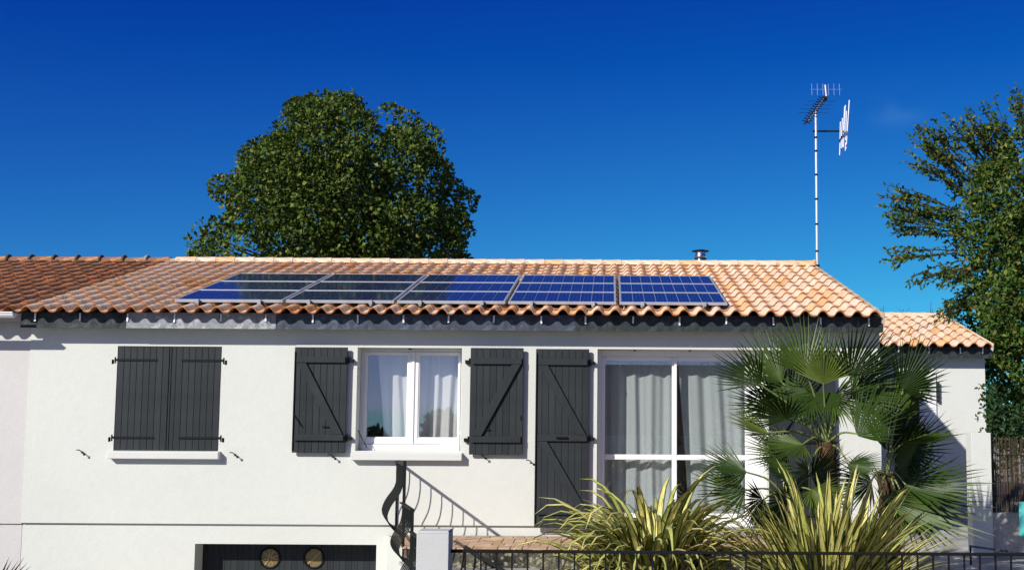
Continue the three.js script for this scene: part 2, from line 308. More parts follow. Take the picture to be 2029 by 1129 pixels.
// ------------------------------------------------------------------ main house
const EAVE = { y: 2.79, z: 0.37 }, RIDGE_Z = -4.66, ridgeY = EAVE.y + (EAVE.z - RIDGE_Z) * SL;
const roofY = z => EAVE.y + (EAVE.z - z) * SL;
const house = thing('house', 'white rendered house with dark grey shutters and solar panels on its pale tiled roof', 'house', [-1.9, -2.02, -4.6]);
{
  const X0 = -7.10, X1 = 3.30;
  const upper = wallWithHoles([[X0, 0.28], [-0.156, 0.28], [-0.156, 2.416], [1.905, 2.416], [1.905, 0.28], [X1, 0.28], [X1, 2.80], [X0, 2.80]],
    [[-6.03, -4.755, 1.15, 2.418], [-3.093, -1.815, 1.163, 2.418]], 0.34, 0);
  P(house, 'wall', upper, M.plaster);
  P(house, 'lower_wall', wallWithHoles([[X0, -2.10], [X1, -2.10], [X1, 0.279], [X0, 0.279]], [[-5.003, -2.811, -2.02, 0.04]], 0.304, -0.036), M.plaster);
  P(house, 'gable_wall', bx(X1 - 0.25, X1, -2.1, 2.78, -9.7, -0.342), M.plaster);
  { const s = new THREE.Shape([[0.33, 2.785], [4.66, ridgeY - 0.07], [9.7, 2.785]].map(p => new THREE.Vector2(...p))), g = new THREE.ExtrudeGeometry(s, { depth: 0.22, bevelEnabled: false }); g.rotateY(Math.PI / 2); g.translate(X1 - 0.24, 0, 0); P(house, 'gable_top', uvMetres(g), M.plaster); }
  P(house, 'back_wall', bx(X0, X1 - 0.252, -2.1, 2.78, -9.7, -9.45), M.plaster);
  P(house, 'party_wall', bx(X0, X0 + 0.2, -2.1, 2.78, -9.448, -0.342), M.inside);
  P(house, 'floor', bx(X0 + 0.202, X1 - 0.252, 0.08, 0.20, -9.448, -0.342), M.inside);
  P(house, 'ceiling', bx(X0 + 0.202, X1 - 0.252, 2.50, 2.60, -9.448, -0.342), M.inside);
  P(house, 'partition_wall', bx(X0 + 0.202, X1 - 0.252, 0.21, 2.49, -4.2, -4.1), M.inside);
  P(house, 'garage_ceiling', bx(-6.5, -2.4, 0.055, 0.075, -4, -0.345), M.inside);
  P(house, 'door_threshold', bx(-0.156, 1.905, 0.17, 0.276, -0.30, 0.02), M.concrete);
  P(house, 'soffit', bx(X0 + 0.002, X1 - 0.01, 2.70, 2.715, 0.002, 0.205), M.plaster);

  // ---- roof
  const roof = P(house, 'roof', slab(X0 + 0.01, X1 + 0.01, 0.19, roofY(0.19) - 0.012, RIDGE_Z, 0.07, -9.95), M.underlay);
  const cols = []; for (let k = 0; k < 50; k++) cols.push(3.165 - k * 0.2075);
  layTiles(roof, cols, 13, 0.2075, 0.398, EAVE, false, (x, z) => (x > -5.25 && x < 1.35 && z < 0.02 && z > -2.25) || z < RIDGE_Z + 0.42);
  for (let r = 0; r < 13; r++) {   // verge flange tiles down the right edge
    const s = r * 0.398, g = new THREE.BoxGeometry(0.016, 0.13, 0.42); g.translate(0, -0.045, -0.21);
    g.setAttribute('color', new THREE.Float32BufferAttribute(new Float32Array(g.attributes.position.count * 3).fill(0.85), 3)); uvMetres(g);
    const m = mesh('verge_tile', g, M['tile' + pickTone()], roof); m.position.set(3.262 + 0.02, EAVE.y + 0.035 + s * SA, EAVE.z - s * CA); m.rotation.x = ALPHA - 0.03;
  }
  const backTiles = bx(X0, X1 + 0.02, -0.02, 0.02, -2.8, 2.8); backTiles.rotateX(-ALPHA); backTiles.translate(0, ridgeY - 2.73 * SL + 0.03, RIDGE_Z - 2.73);
  mesh('back_slope_covering', backTiles, M.farTile, roof);
  const rg = ridgeTile(0.345, 0.125, 0.115), n = 33, step = (3.24 + 6.98) / n;
  for (let k = 0; k < n; k++) { const m = mesh('ridge_tile', rg, M['tile' + pickTone()], roof); m.position.set(-6.98 + k * step, ridgeY + 0.034 + rr(-0.002, 0.002) - 0.01 * Math.sin(k / n * 3.14), RIDGE_Z); m.rotation.set(0, rr(-0.006, 0.006), rr(-0.004, 0.004)); m.scale.x = step / 0.318; }
  { const g = new THREE.CylinderGeometry(0.135, 0.135, 0.05, 20, 1, false, 0, Math.PI); g.rotateZ(Math.PI / 2); g.rotateX(0); g.scale(1, 0.8, 1); g.setAttribute('color', new THREE.Float32BufferAttribute(new Float32Array(g.attributes.position.count * 3).fill(0.9), 3));
    const m = mesh('ridge_end_tile', bxTile(0.06, 0.10, 0.24), M.tile4, roof); m.position.set(3.265, ridgeY + 0.075, RIDGE_Z); }
  const mort = mesh('ridge_mortar', bx(-6.98, 3.24, ridgeY - 0.06, ridgeY + 0.045, RIDGE_Z - 0.10, RIDGE_Z + 0.10), M.tileDeep || std('tileDeep', [0.50, 0.25, 0.13], { map: T.clay }), roof);

  // ---- metal fascia sheets and the gutter hooks left on them
  const joints = [[-7.13, -5.853, 'zincDark', 0.0], [-5.851, -4.046, 'zincDull', 0.006], [-4.044, -0.423, 'zincMid', 0.0], [-0.421, 1.769, 'zincDark', 0.003], [1.771, 3.285, 'zincDark', 0.0]];
  for (const [a, b, m, dz] of joints) {
    const sh = P(house, 'fascia_sheet', bx(a, b, 2.632, 2.815, 0.205 + dz, 0.222 + dz), M[m]);
    mesh('drip_fold', bx(a + 0.001, b - 0.001, 2.622, 2.634, 0.207 + dz, 0.232 + dz), M[m], sh);
  }
  P(house, 'fascia_end', bx(3.286, 3.30, 2.632, 2.815, 0.004, 0.222), M.zincDark);
  for (const hx of [-6.953, -6.412, -5.835, -5.269, -4.710, -4.169, -3.598, -3.056, -2.503, -1.956, -1.408, -0.837, -0.302, 0.276, 0.836, 1.402, 1.967, 2.539, 3.123]) {
    const h = P(house, 'gutter_hook', bar(V(hx, 2.80, 0.233), V(hx + rr(-0.004, 0.004), 2.705 + rr(-0.012, 0.012), 0.24), 0.020, 0.008), M.hookSteel);
    mesh('hook_strap', bar(V(hx - 0.014, 2.815, 0.232), V(hx - 0.014, 2.74, 0.236), 0.008, 0.006), M.iron, h);
  }

  // ---- sills
  for (const [a, b] of [[-6.065, -4.722], [-3.128, -1.784]]) {
    const g = bx(a, b, 1.055, 1.142, -0.20, 0.095, 0.008), p = g.attributes.position;
    for (let i = 0; i < p.count; i++) if (p.getY(i) > 1.10) p.setY(i, p.getY(i) + (0.095 - p.getZ(i)) * 0.08);
    g.computeVertexNormals(); P(house, 'window_sill', g, M.sill);
  }

  // ---- shutters
  const strap = (sh, xh, xe, y, z) => {
    mesh('hinge_strap', bx(Math.min(xh, xe), Math.max(xh, xe), y - 0.014, y + 0.014, z, z + 0.007, 0.002), M.iron, sh);
    const d = Math.sign(xe - xh);
    for (let k = 0; k < 5; k++) { const g = new THREE.SphereGeometry(0.006, 6, 4); g.scale(1, 1, 0.5); g.translate(lerp(xh + d * 0.08, xe - d * 0.02, k / 4), y, z + 0.008); mesh('rivet', g, M.shutter, sh); }
    mesh('hinge_pin', merge([rod(V(xh, y - 0.04, z), V(xh, y + 0.035, z), 0.011), bx(xh - d * 0.028 - 0.014, xh - d * 0.028 + 0.014, y - 0.05, y + 0.004, 0.001, z + 0.004)]), M.iron, sh);
  };
  function leaf(x0, x1, y0, y1, z0, n, label) {
    const sh = PG(house, 'shutter'); if (label) sh.userData.label = label;
    const w = (x1 - x0) / n;
    const geo = new RoundedBoxGeometry(w - 0.0015, y1 - y0, 0.026, 1, 0.005); uvMetres(geo);
    for (let i = 0; i < n; i++) { const m = mesh('plank', geo, M['plank' + Math.floor(rnd() * 3)], sh); m.position.set(x0 + (i + 0.5) * w, (y0 + y1) / 2, z0 + 0.013 + rr(0, 0.0015)); }
    mesh('backing_layer', bx(x0 + 0.004, x1 - 0.004, y0 + 0.004, y1 - 0.004, z0 - 0.003, z0 + 0.004), M.iron, sh);  // black sheet added behind the planks so the grooves between them read as shade
    return sh;
  }
  function braced(x0, x1, y0, y1, ys, flip, label) {
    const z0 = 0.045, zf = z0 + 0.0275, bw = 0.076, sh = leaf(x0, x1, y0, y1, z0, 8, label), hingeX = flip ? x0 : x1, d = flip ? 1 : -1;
    const a = x0 + 0.03, b = x1 - 0.02;
    for (const y of ys) {
      mesh('brace', bx(a, b, y - bw / 2, y + bw / 2, zf, zf + 0.028, 0.005), M.shutter, sh);
      mesh('hinge_pin', merge([rod(V(hingeX - d * 0.012, y - 0.045, 0.045), V(hingeX - d * 0.012, y + 0.035, 0.045), 0.011), bx(hingeX - d * 0.045 - 0.022, hingeX - d * 0.045 + 0.022, y - 0.03, y + 0.012, 0.002, 0.05)]), M.iron, sh);
    }
    for (let k = 0; k < ys.length - 1; k++) {
      const top = ys[k] - bw / 2 - 0.002, bot = ys[k + 1] + bw / 2 + 0.002, dx = 0.05, s = new THREE.Shape();
      const P2 = flip ? [[b - 0.12, top], [b - 0.01, top], [a + 0.12, bot], [a + 0.01, bot]] : [[a + 0.01, top], [a + 0.12, top], [b - 0.01, bot], [b - 0.12, bot]];
      P2.forEach((p, i) => i ? s.lineTo(...p) : s.moveTo(...p)); s.closePath();
      const g = new THREE.ExtrudeGeometry(s, { depth: 0.023, bevelEnabled: true, bevelThickness: 0.004, bevelSize: 0.004, bevelOffset: -0.004, bevelSegments: 1 }); g.translate(0, 0, zf + 0.004);
      mesh('diagonal_brace', uvMetres(g), M.shutter, sh);
    }
    return sh;
  }
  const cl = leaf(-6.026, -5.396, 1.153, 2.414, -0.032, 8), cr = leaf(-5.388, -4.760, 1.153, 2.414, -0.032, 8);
  mesh('cover_strip', bx(-5.386, -5.366, 1.16, 2.408, -0.005, 0.003, 0.002), M.shutter, cr);
  strap(cl, -6.055, -5.54, 2.248, -0.004); strap(cl, -6.055, -5.54, 1.307, -0.004);
  strap(cr, -4.728, -5.245, 2.246, -0.004); strap(cr, -4.728, -5.245, 1.306, -0.004);
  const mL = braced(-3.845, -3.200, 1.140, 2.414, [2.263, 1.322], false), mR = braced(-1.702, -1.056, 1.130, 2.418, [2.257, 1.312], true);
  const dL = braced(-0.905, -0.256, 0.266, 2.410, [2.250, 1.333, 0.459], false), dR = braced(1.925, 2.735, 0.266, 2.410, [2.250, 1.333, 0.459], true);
  for (const [sh, x, y] of [[mL, -3.42, 1.455], [mR, -1.52, 1.43]]) mesh('latch_bar', bx(x - 0.06, x + 0.07, y - 0.007, y + 0.007, 0.073, 0.092), M.iron, sh);
  mesh('locking_rod', rod(V(-3.835, 1.17, 0.08), V(-3.835, 2.36, 0.08), 0.008), M.iron, mL);
  mesh('locking_rod', rod(V(-0.893, 0.30, 0.08), V(-0.893, 2.36, 0.08), 0.008), M.iron, dL);
  mesh('rod_handle', rod(V(-3.83, 1.60, 0.088), V(-3.735, 1.46, 0.10), 0.006), M.iron, mL);
  mesh('handle', bx(-0.65, -0.51, 1.33, 1.352, 0.10, 0.125, 0.004), M.iron, dL);
  mesh('keyhole_plate', bx(-1.085, -1.070, 1.545, 1.60, 0.072, 0.08), M.iron, mR);
  // shutter stops, little bent iron catches on the wall
  for (const [x, y] of [[-6.40, 1.12], [-4.545, 1.10], [-3.36, 1.085], [-1.54, 1.10], [-0.955, 1.03]])
    P(house, 'shutter_stop', merge([tube([V(x - 0.055, y + 0.035, 0.05), V(x - 0.02, y + 0.035, 0.05), V(x + 0.035, y - 0.012, 0.05), V(x + 0.05, y - 0.012, 0.05)], 0.006, 10, 5), rod(V(x, y + 0.015, 0.0), V(x, y + 0.015, 0.05), 0.006), bx(x + 0.028, x + 0.052, y - 0.03, y - 0.004, 0.045, 0.053)]), M.iron);

  // ---- casement window
  {
    const w = PG(house, 'window'), zb = -0.30, zf = -0.235;
    const a = -3.092, b = -1.816, y0 = 1.164, y1 = 2.417;
    for (const g of [bx(a, a + 0.036, y0, y1, zb, zf, 0.004), bx(b - 0.036, b, y0, y1, zb, zf, 0.004), bx(a + 0.037, b - 0.037, y1 - 0.036, y1, zb, zf, 0.004), bx(a + 0.037, b - 0.037, y0, y0 + 0.075, zb, zf + 0.03, 0.004)]) mesh('frame', g, M.pvc, w);
    for (const [s0, s1, p0, p1] of [[-3.054, -2.466, -3.020, -2.508], [-2.420, -1.855, -2.374, -1.875]]) {
      const sb = 1.243, st = 2.378, pb = 1.316, pt = 2.346, z0 = -0.285, z1 = -0.222;
      const sash = mesh('sash', merge([bx(s0, p0, sb, st, z0, z1, 0.005), bx(p1, s1, sb, st, z0, z1, 0.005), bx(p0 + 0.0005, p1 - 0.0005, pt, st, z0, z1 - 0.001, 0.005), bx(p0 + 0.0005, p1 - 0.0005, sb, pb, z0, z1 - 0.001, 0.005)]), M.pvc, w);
      mesh('bead', merge([bx(p0, p0 + 0.012, pb, pt, z0, z1 - 0.012), bx(p1 - 0.012, p1, pb, pt, z0, z1 - 0.012), bx(p0 + 0.0125, p1 - 0.0125, pt - 0.012, pt, z0, z1 - 0.012), bx(p0 + 0.0125, p1 - 0.0125, pb, pb + 0.012, z0, z1 - 0.012)]), M.pvc, w);
      mesh('pane', bx(p0 + 0.004, p1 - 0.004, pb + 0.004, pt - 0.004, -0.252, -0.248), M.glass, w);
      mesh('inner_pane', bx(p0 + 0.004, p1 - 0.004, pb + 0.004, pt - 0.004, -0.272, -0.268), M.glass, w);
    }
    mesh('meeting_stile', bx(-2.464, -2.422, 1.243, 2.378, -0.24, -0.208, 0.006), M.pvc, w);
    mesh('stay_rod', rod(V(-3.085, 1.41, -0.10), V(-2.96, 1.20, -0.05), 0.005), M.iron, w);
    mesh('stay_rod', rod(V(-1.822, 1.41, -0.10), V(-1.93, 1.20, -0.06), 0.0035), M.hookSteel, w);
    mesh('shutter_catch', bx(-2.48, -2.445, 2.398, 2.412, -0.10, -0.06), M.iron, w);
  }
  // ---- sliding French window
  {
    const w = PG(house, 'french_window'), zb = -0.30, zf = -0.215, a = -0.155, b = 1.904, y0 = 0.278, y1 = 2.415;
    for (const g of [bx(a, a + 0.05, y0, y1, zb, zf, 0.004), bx(b - 0.05, b, y0, y1, zb, zf, 0.004), bx(a + 0.051, b - 0.051, y1 - 0.075, y1, zb, zf, 0.004), bx(a + 0.051, b - 0.051, y0, y0 + 0.05, zb, zf, 0.004)]) mesh('frame', g, M.pvc, w);
    for (const [s0, s1, p0, p1, dz] of [[-0.104, 0.798, -0.062, 0.768, -0.03], [0.796, 1.852, 0.828, 1.670, 0]]) {
      const sb = 0.330, st = 2.338, r0 = 1.068, r1 = 1.131, pt = 2.284, pb = 0.42, z0 = -0.262 + dz, z1 = -0.222 + dz;
      mesh('sash', merge([bx(s0, p0, sb, st, z0, z1, 0.005), bx(p1, s1, sb, st, z0, z1, 0.005), bx(p0 + 0.0005, p1 - 0.0005, pt, st, z0, z1 - 0.001, 0.005), bx(p0 + 0.0005, p1 - 0.0005, sb, pb, z0, z1 - 0.001, 0.005)]), M.pvc, w);
      mesh('rail', bx(p0 + 0.0005, p1 - 0.0005, r0, r1, z0, z1 + 0.004, 0.006), M.pvc, w);
      for (const [q0, q1] of [[r1, pt], [pb, r0]]) { mesh('pane', bx(p0, p1, q0, q1, z0 + 0.022, z0 + 0.026), M.glass, w); mesh('inner_pane', bx(p0, p1, q0, q1, z0 + 0.006, z0 + 0.010), M.glass, w); }
    }
    for (const x of [0.30, 0.98]) mesh('shutter_catch', bx(x - 0.014, x + 0.014, 2.396, 2.410, -0.09, -0.05), M.iron, w);
  }
  // ---- garage door
  {
    const d = PG(house, 'garage_door'), zf = -0.335, a = -5.02, b = -2.795, n = 30, w = (b - a) / n;
    const round = [[-4.173, -0.157], [-3.629, -0.155]], R = 0.118;
    const g0 = new RoundedBoxGeometry(w - 0.001, 2.13, 0.02, 1, 0.004); uvMetres(g0);
    for (let i = 0; i < n; i++) {
      const x0 = a + i * w, x1 = x0 + w, xc = (x0 + x1) / 2, hit = round.find(([cx]) => Math.abs(xc - cx) < R + w * 0.3);
      if (!hit) { const m = mesh('plank', g0, M['plank' + (i * 7 % 3)], d); m.position.set(xc, -0.985, zf - 0.01); continue; }
      const dx = Math.min(Math.abs(xc - hit[0]), R), hh = Math.sqrt(R * R - dx * dx);
      const up = mesh('plank', bx(x0, x1 - 0.001, hit[1] + hh, 0.08, zf - 0.02, zf, 0.004), M.shutter, d);
      mesh('plank', bx(x0, x1 - 0.001, -2.05, hit[1] - hh, zf - 0.02, zf, 0.004), M.shutter, d);
    }
    round.forEach(([cx, cy], k) => {
      const ring = new THREE.TorusGeometry(R + 0.004, 0.013, 8, 32); ring.translate(cx, cy, zf + 0.002); mesh('porthole_ring', ring, M.iron, d);
      const gl = new THREE.CircleGeometry(R, 32); gl.translate(cx, cy, zf - 0.012); mesh('porthole_glass', gl, M.amberGlass, d);
      const ang = k ? [45] : [15, 62, 100, 140, 200, 235, 300, 350];
      for (const t of ang) { const c = Math.cos(t * Math.PI / 180), s = Math.sin(t * Math.PI / 180); mesh('porthole_spoke', rod(V(cx + (k ? -c * R * 0.95 : c * 0.012), cy + (k ? -s * R * 0.95 : s * 0.012), zf - 0.006), V(cx + c * R * 0.95, cy + s * R * 0.95, zf - 0.006), 0.004), M.brass, d); }
    });
    mesh('backing_layer', bx(a, b, -2.05, 0.05, zf - 0.06, zf - 0.03), M.board, d);
  }
  // ---- flue behind the ridge
  {
    const f = PG(house, 'flue'), lathe = pts => { const g = new THREE.LatheGeometry(pts.map(p => new THREE.Vector2(...p)), 24); g.translate(1.54, 0, -6); return g; };
    mesh('flue_pipe', lathe([[0.095, 3.4], [0.095, 4.20], [0.103, 4.205], [0.103, 4.225], [0.088, 4.235], [0.085, 4.30], [0.10, 4.305], [0.10, 4.325], [0.085, 4.33], [0.085, 4.385]]), M.inox, f);
    mesh('flue_collar', lathe([[0.086, 4.262], [0.104, 4.264], [0.104, 4.288], [0.086, 4.29]]), M.capDark, f);
    mesh('flue_cap', lathe([[0.0, 4.44], [0.06, 4.432], [0.148, 4.412], [0.150, 4.398], [0.10, 4.390], [0.0, 4.388]]), M.capDark, f);
  }
}
function bxTile(w, h, d) { const g = new RoundedBoxGeometry(w, h, d, 2, 0.025); uvMetres(g); g.setAttribute('color', new THREE.Float32BufferAttribute(new Float32Array(g.attributes.position.count * 3).fill(1), 3)); return g; }

// ------------------------------------------------------------------ curtains
function curtain(x0, x1, y0, y1, z, mat, label, waves, amp, gather) {
  const nx = 90, ny = 24, pos = [], uv = [], idx = [], ph = rnd() * 6;
  for (let j = 0; j <= ny; j++) for (let i = 0; i <= nx; i++) {
    const v = j / ny, s = i / nx, y = lerp(y0, y1, v), g = gather ? gather(v) : [0, 0];
    const x = lerp(x0 + g[0], x1 - g[1], s);
    const w = Math.sin(s * waves * 6.283 + ph + 0.5 * Math.sin(s * 9 + ph)) + 0.35 * Math.sin(s * waves * 14.1 + ph * 2 + v);
    pos.push(x + 0.008 * Math.sin(v * 5 + s * 12), y, z + w * amp * (0.8 + 0.3 * (1 - v))); uv.push(x, y);
  }
  for (let j = 0; j < ny; j++) for (let i = 0; i < nx; i++) { const a = j * (nx + 1) + i; idx.push(a, a + 1, a + nx + 1, a + 1, a + nx + 2, a + nx + 1); }
  const g = new THREE.BufferGeometry(); g.setAttribute('position', new THREE.Float32BufferAttribute(pos, 3)); g.setAttribute('uv', new THREE.Float32BufferAttribute(uv, 2)); g.setIndex(idx); g.computeVertexNormals();
  const m = mesh(numbered('curtain'), g, mat, scene); m.userData = { label, category: 'curtain', group: 'curtains hanging behind the windows' }; return m;
}
curtain(-2.92, -2.44, 1.20, 2.45, -0.43, M.curtainWhite, 'white curtain behind the left pane of the casement window', 2, 0.018, v => [0.10 * (1 - v), 0]);
curtain(-2.40, -1.78, 1.20, 2.45, -0.43, M.curtainWhite, 'white curtain behind the right pane of the casement window', 3, 0.022, v => [0, 0.08 * (1 - v)]);
curtain(-0.10, 0.80, 0.24, 2.45, -0.41, M.curtainGrey, 'pale grey curtain behind the left leaf of the French window', 4, 0.024);
curtain(0.93, 1.88, 0.24, 2.45, -0.41, M.curtainGrey, 'pale grey curtain behind the right leaf of the French window', 3.5, 0.026, v => [-0.08 * v + 0.06 * (1 - v), 0]);

// ------------------------------------------------------------------ neighbouring house on the left
const neighbour = thing('terraced_house', 'pinkish white neighbouring house at left edge with weathered brown tile roof', 'house', [-9.6, -2.02, -4.6]);
{
  const X0 = -12.1, X1 = -7.104;
  P(neighbour, 'wall', bx(X0, X1, 0.268, 2.78, -0.33, -0.012), M.plasterPink);
  P(neighbour, 'lower_wall', bx(X0, X1, -2.1, 0.266, -0.33, -0.034), M.plasterPink);
  P(neighbour, 'side_wall', bx(X0, X0 + 0.25, -2.1, 2.78, -9.7, -0.332), M.plasterPink);
  P(neighbour, 'back_wall', bx(X0 + 0.252, X1, -2.1, 2.78, -9.7, -9.45), M.plasterPink);
  P(neighbour, 'fascia_board', bx(X0, X1 - 0.002, 2.70, 2.80, 0.12, 0.14), M.plasterPink);
  const roof = P(neighbour, 'roof', slab(X0, X1 + 0.008, 0.11, roofY(0.11) - 0.012, RIDGE_Z, 0.05, -9.95), M.underlay);
  const cols = []; for (let k = 50; k < 72; k++) cols.push(3.165 - k * 0.2075);
  layTiles(roof, cols, 13, 0.2075, 0.398, { y: EAVE.y - 0.004, z: EAVE.z + 0.01 }, true, null, 300);
  const rg = ridgeTile(0.40, 0.12, 0.105);
  for (let k = 0; k < 13; k++) {
    const x = -7.10 - (k + 1) * 0.372;
    const m = mesh('ridge_tile', rg, M['oldTile' + Math.floor(rnd() * 4)], roof); m.position.set(x, ridgeY + 0.025 + rr(-0.004, 0.004), RIDGE_Z); m.rotation.z = rr(-0.012, 0.012);
    const g = new THREE.TorusGeometry(0.105, 0.026, 6, 12, Math.PI); g.rotateY(Math.PI / 2); g.scale(1, 0.86, 1);
    const c = mesh('mortar_band', g, k < 1 ? M.mortar : M.oldMortar, roof); c.position.set(x + 0.02, ridgeY + 0.035, RIDGE_Z); c.rotation.y = rr(-0.1, 0.1);
  }
  const fill = bx(-7.20, -6.96, ridgeY - 0.02, ridgeY + 0.088, RIDGE_Z - 0.09, RIDGE_Z + 0.10, 0.03); mesh('mortar_patch', fill, M.mortar, roof);
  // half-round gutter
  const s = new THREE.Shape(); s.absarc(0, 0, 0.060, Math.PI, 2 * Math.PI, false); s.absarc(0, 0, 0.055, 2 * Math.PI, Math.PI, true);
  const gg = new THREE.ExtrudeGeometry(s, { depth: 4.9, bevelEnabled: false, curveSegments: 10 }); gg.rotateY(Math.PI / 2); gg.translate(-12.0, 2.782, 0.445);
  const gut = P(neighbour, 'gutter', uvMetres(gg), M.gutter);
  mesh('gutter_lip', rod(V(-12.0, 2.784, 0.507), V(-7.10, 2.784, 0.507), 0.008), M.gutter, gut);
  mesh('gutter_end', (() => { const c = new THREE.CircleGeometry(0.058, 16, Math.PI, Math.PI); c.rotateY(Math.PI / 2); c.translate(-7.099, 2.782, 0.445); return c; })(), M.gutter, gut);
}

// ------------------------------------------------------------------ annex set back on the right
const annex = thing('annex', 'low white annex set back at the right with its own small tiled roof', 'building', [4.9, -0.02, -9.6]);
{
  const X0 = 3.305, X1 = 6.56, Z = -6.6, dz = -6.97 + 0.37;
  P(annex, 'wall', bx(X0, X1, -0.3, 2.80, -13.0, Z), M.plasterWing);
  const rz = -9.55, ry = EAVE.y + (EAVE.z - (rz - dz)) * SL;
  const roof = P(annex, 'roof', slab(X0 + 0.03, X1 + 0.06, 0.19 + dz, roofY(0.19) - 0.012, rz, 0.07, -13.1), M.underlay);
  const cols = []; for (let k = 0; k < 14; k++) cols.push(6.50 - k * 0.232);
  layTiles(roof, cols, 8, 0.232, 0.425, { y: EAVE.y, z: EAVE.z + dz }, false, null, 300, 1.12, 1.06);
  for (let r = 0; r < 8; r++) { const s = r * 0.425, m = mesh('verge_tile', bxTile(0.03, 0.13, 0.44), M['tile' + pickTone()], roof); m.position.set(6.60, EAVE.y + 0.01 + (s + 0.21) * SA, EAVE.z + dz - (s + 0.21) * CA); m.rotation.x = ALPHA; }
  const rg = ridgeTile(0.345, 0.13, 0.12), n = 10, step = (6.60 - 3.35) / n;
  for (let k = 0; k < n; k++) { const m = mesh('ridge_tile', rg, M['tile' + pickTone()], roof); m.position.set(3.35 + k * step, ry, rz); m.scale.x = step / 0.32; }
  const ec = mesh('ridge_end_tile', bxTile(0.06, 0.11, 0.25), M.tile4, roof); ec.position.set(6.62, ry + 0.045, rz);
  mesh('ridge_mortar', bx(3.36, 6.60, ry - 0.06, ry + 0.012, rz - 0.1, rz + 0.1), M.tileDeep, roof);
  P(annex, 'fascia_sheet', bx(X0 + 0.02, X1 + 0.05, 2.615, 2.81, Z + 0.205, Z + 0.225), M.zincDark);
  P(annex, 'soffit', bx(X0 + 0.02, X1 + 0.04, 2.68, 2.70, Z + 0.002, Z + 0.204), M.plasterWing);
  for (const x of [5.0, 5.53, 6.07, 6.46]) P(annex, 'gutter_hook', bar(V(x, 2.80, Z + 0.235), V(x, 2.70, Z + 0.24), 0.022, 0.008), M.hookSteel);
  const sh = PG(annex, 'shutter');
  for (let i = 0; i < 5; i++) mesh('plank', bx(4.955 + i * 0.086, 4.955 + i * 0.086 + 0.084, 0.25, 2.36, Z + 0.03, Z + 0.056, 0.006), M.shutter, sh);
  P(annex, 'door_panel', bx(5.395, 5.69, 0.25, 2.36, Z + 0.004, Z + 0.03), M.pvc);
  P(annex, 'door_edge', bx(5.70, 5.735, 1.86, 2.21, Z + 0.004, Z + 0.07), M.shutter);
  P(annex, 'wall_bracket', tube([V(6.50, 1.97, Z), V(6.46, 2.0, Z + 0.05), V(6.49, 1.93, Z + 0.1), V(6.55, 1.90, Z + 0.08)], 0.012, 12, 6), M.iron);
}

// ------------------------------------------------------------------ solar panels: five columns of three
{
  const W = 1.325, pitch = 1.3655, depth = 0.905, th = 0.036;
  const colWords = ['leftmost column', 'second column from the left', 'middle column', 'fourth column from the left', 'rightmost column'], rowWords = ['bottom row by the eave', 'middle row', 'top row near the ridge'];
  const strip = new THREE.BoxGeometry((W - 0.05) / 9 - 0.007, 0.003, depth - 0.05);
  const side = new RoundedBoxGeometry(0.024, th, depth, 1, 0.003), endg = new RoundedBoxGeometry(W - 0.049, th, 0.024, 1, 0.003), back = new THREE.BoxGeometry(W - 0.046, 0.006, depth - 0.046);
  const rise = 0.004, ang = ALPHA - Math.atan(rise / depth) * 0.95;
  for (let r = 0; r < 3; r++) for (let c = 0; c < 5; c++) {
    const zf = 0.02 - r * 0.882, yf = roofY(zf) + 0.122;          // top front edge of the panel
    const x0 = -5.352 + c * pitch;
    const t = thing('solar_panel', `blue solar panel of the ${rowWords[r]}, ${colWords[c]}`, 'solar panel', [x0 + W / 2, yf - th / 2, zf], 'solar panels on the roof');
    t.rotation.x = ang;
    const add = (n, g, m, x, y, z) => { const o = mesh(n, g, m, t); o.position.set(x, y, z); return o; };
    add('frame_side', side, M.alu, -W / 2 + 0.012, 0, -depth / 2); add('frame_side', side, M.alu, W / 2 - 0.012, 0, -depth / 2);
    add('frame_end', endg, M.alu, 0, 0, -0.012); add('frame_end', endg, M.alu, 0, 0, -depth + 0.012);
    add('back_sheet', back, M.backSheet, 0, th / 2 - 0.009, -depth / 2);
    for (let k = 0; k < 9; k++) add('cell_strip', strip, M.cell, -W / 2 + 0.025 + (k + 0.5) * (W - 0.05) / 9, th / 2 - 0.0045, -depth / 2);
    for (const s of [-1, 1]) {                                                // rails down to the tiles
      add('mounting_rail', new THREE.BoxGeometry(0.04, 0.035, depth - 0.03), M.alu, s * 0.38, -th / 2 - 0.018, -depth / 2);
      if (r === 0) { add('clamp', new RoundedBoxGeometry(0.045, 0.05, 0.03, 1, 0.004), M.alu, s * 0.38, -0.002, 0.016); add('roof_hook', new THREE.BoxGeometry(0.03, 0.075, 0.012), M.iron, s * 0.38 + 0.035, -0.04, 0.012); }
    }
  }
}

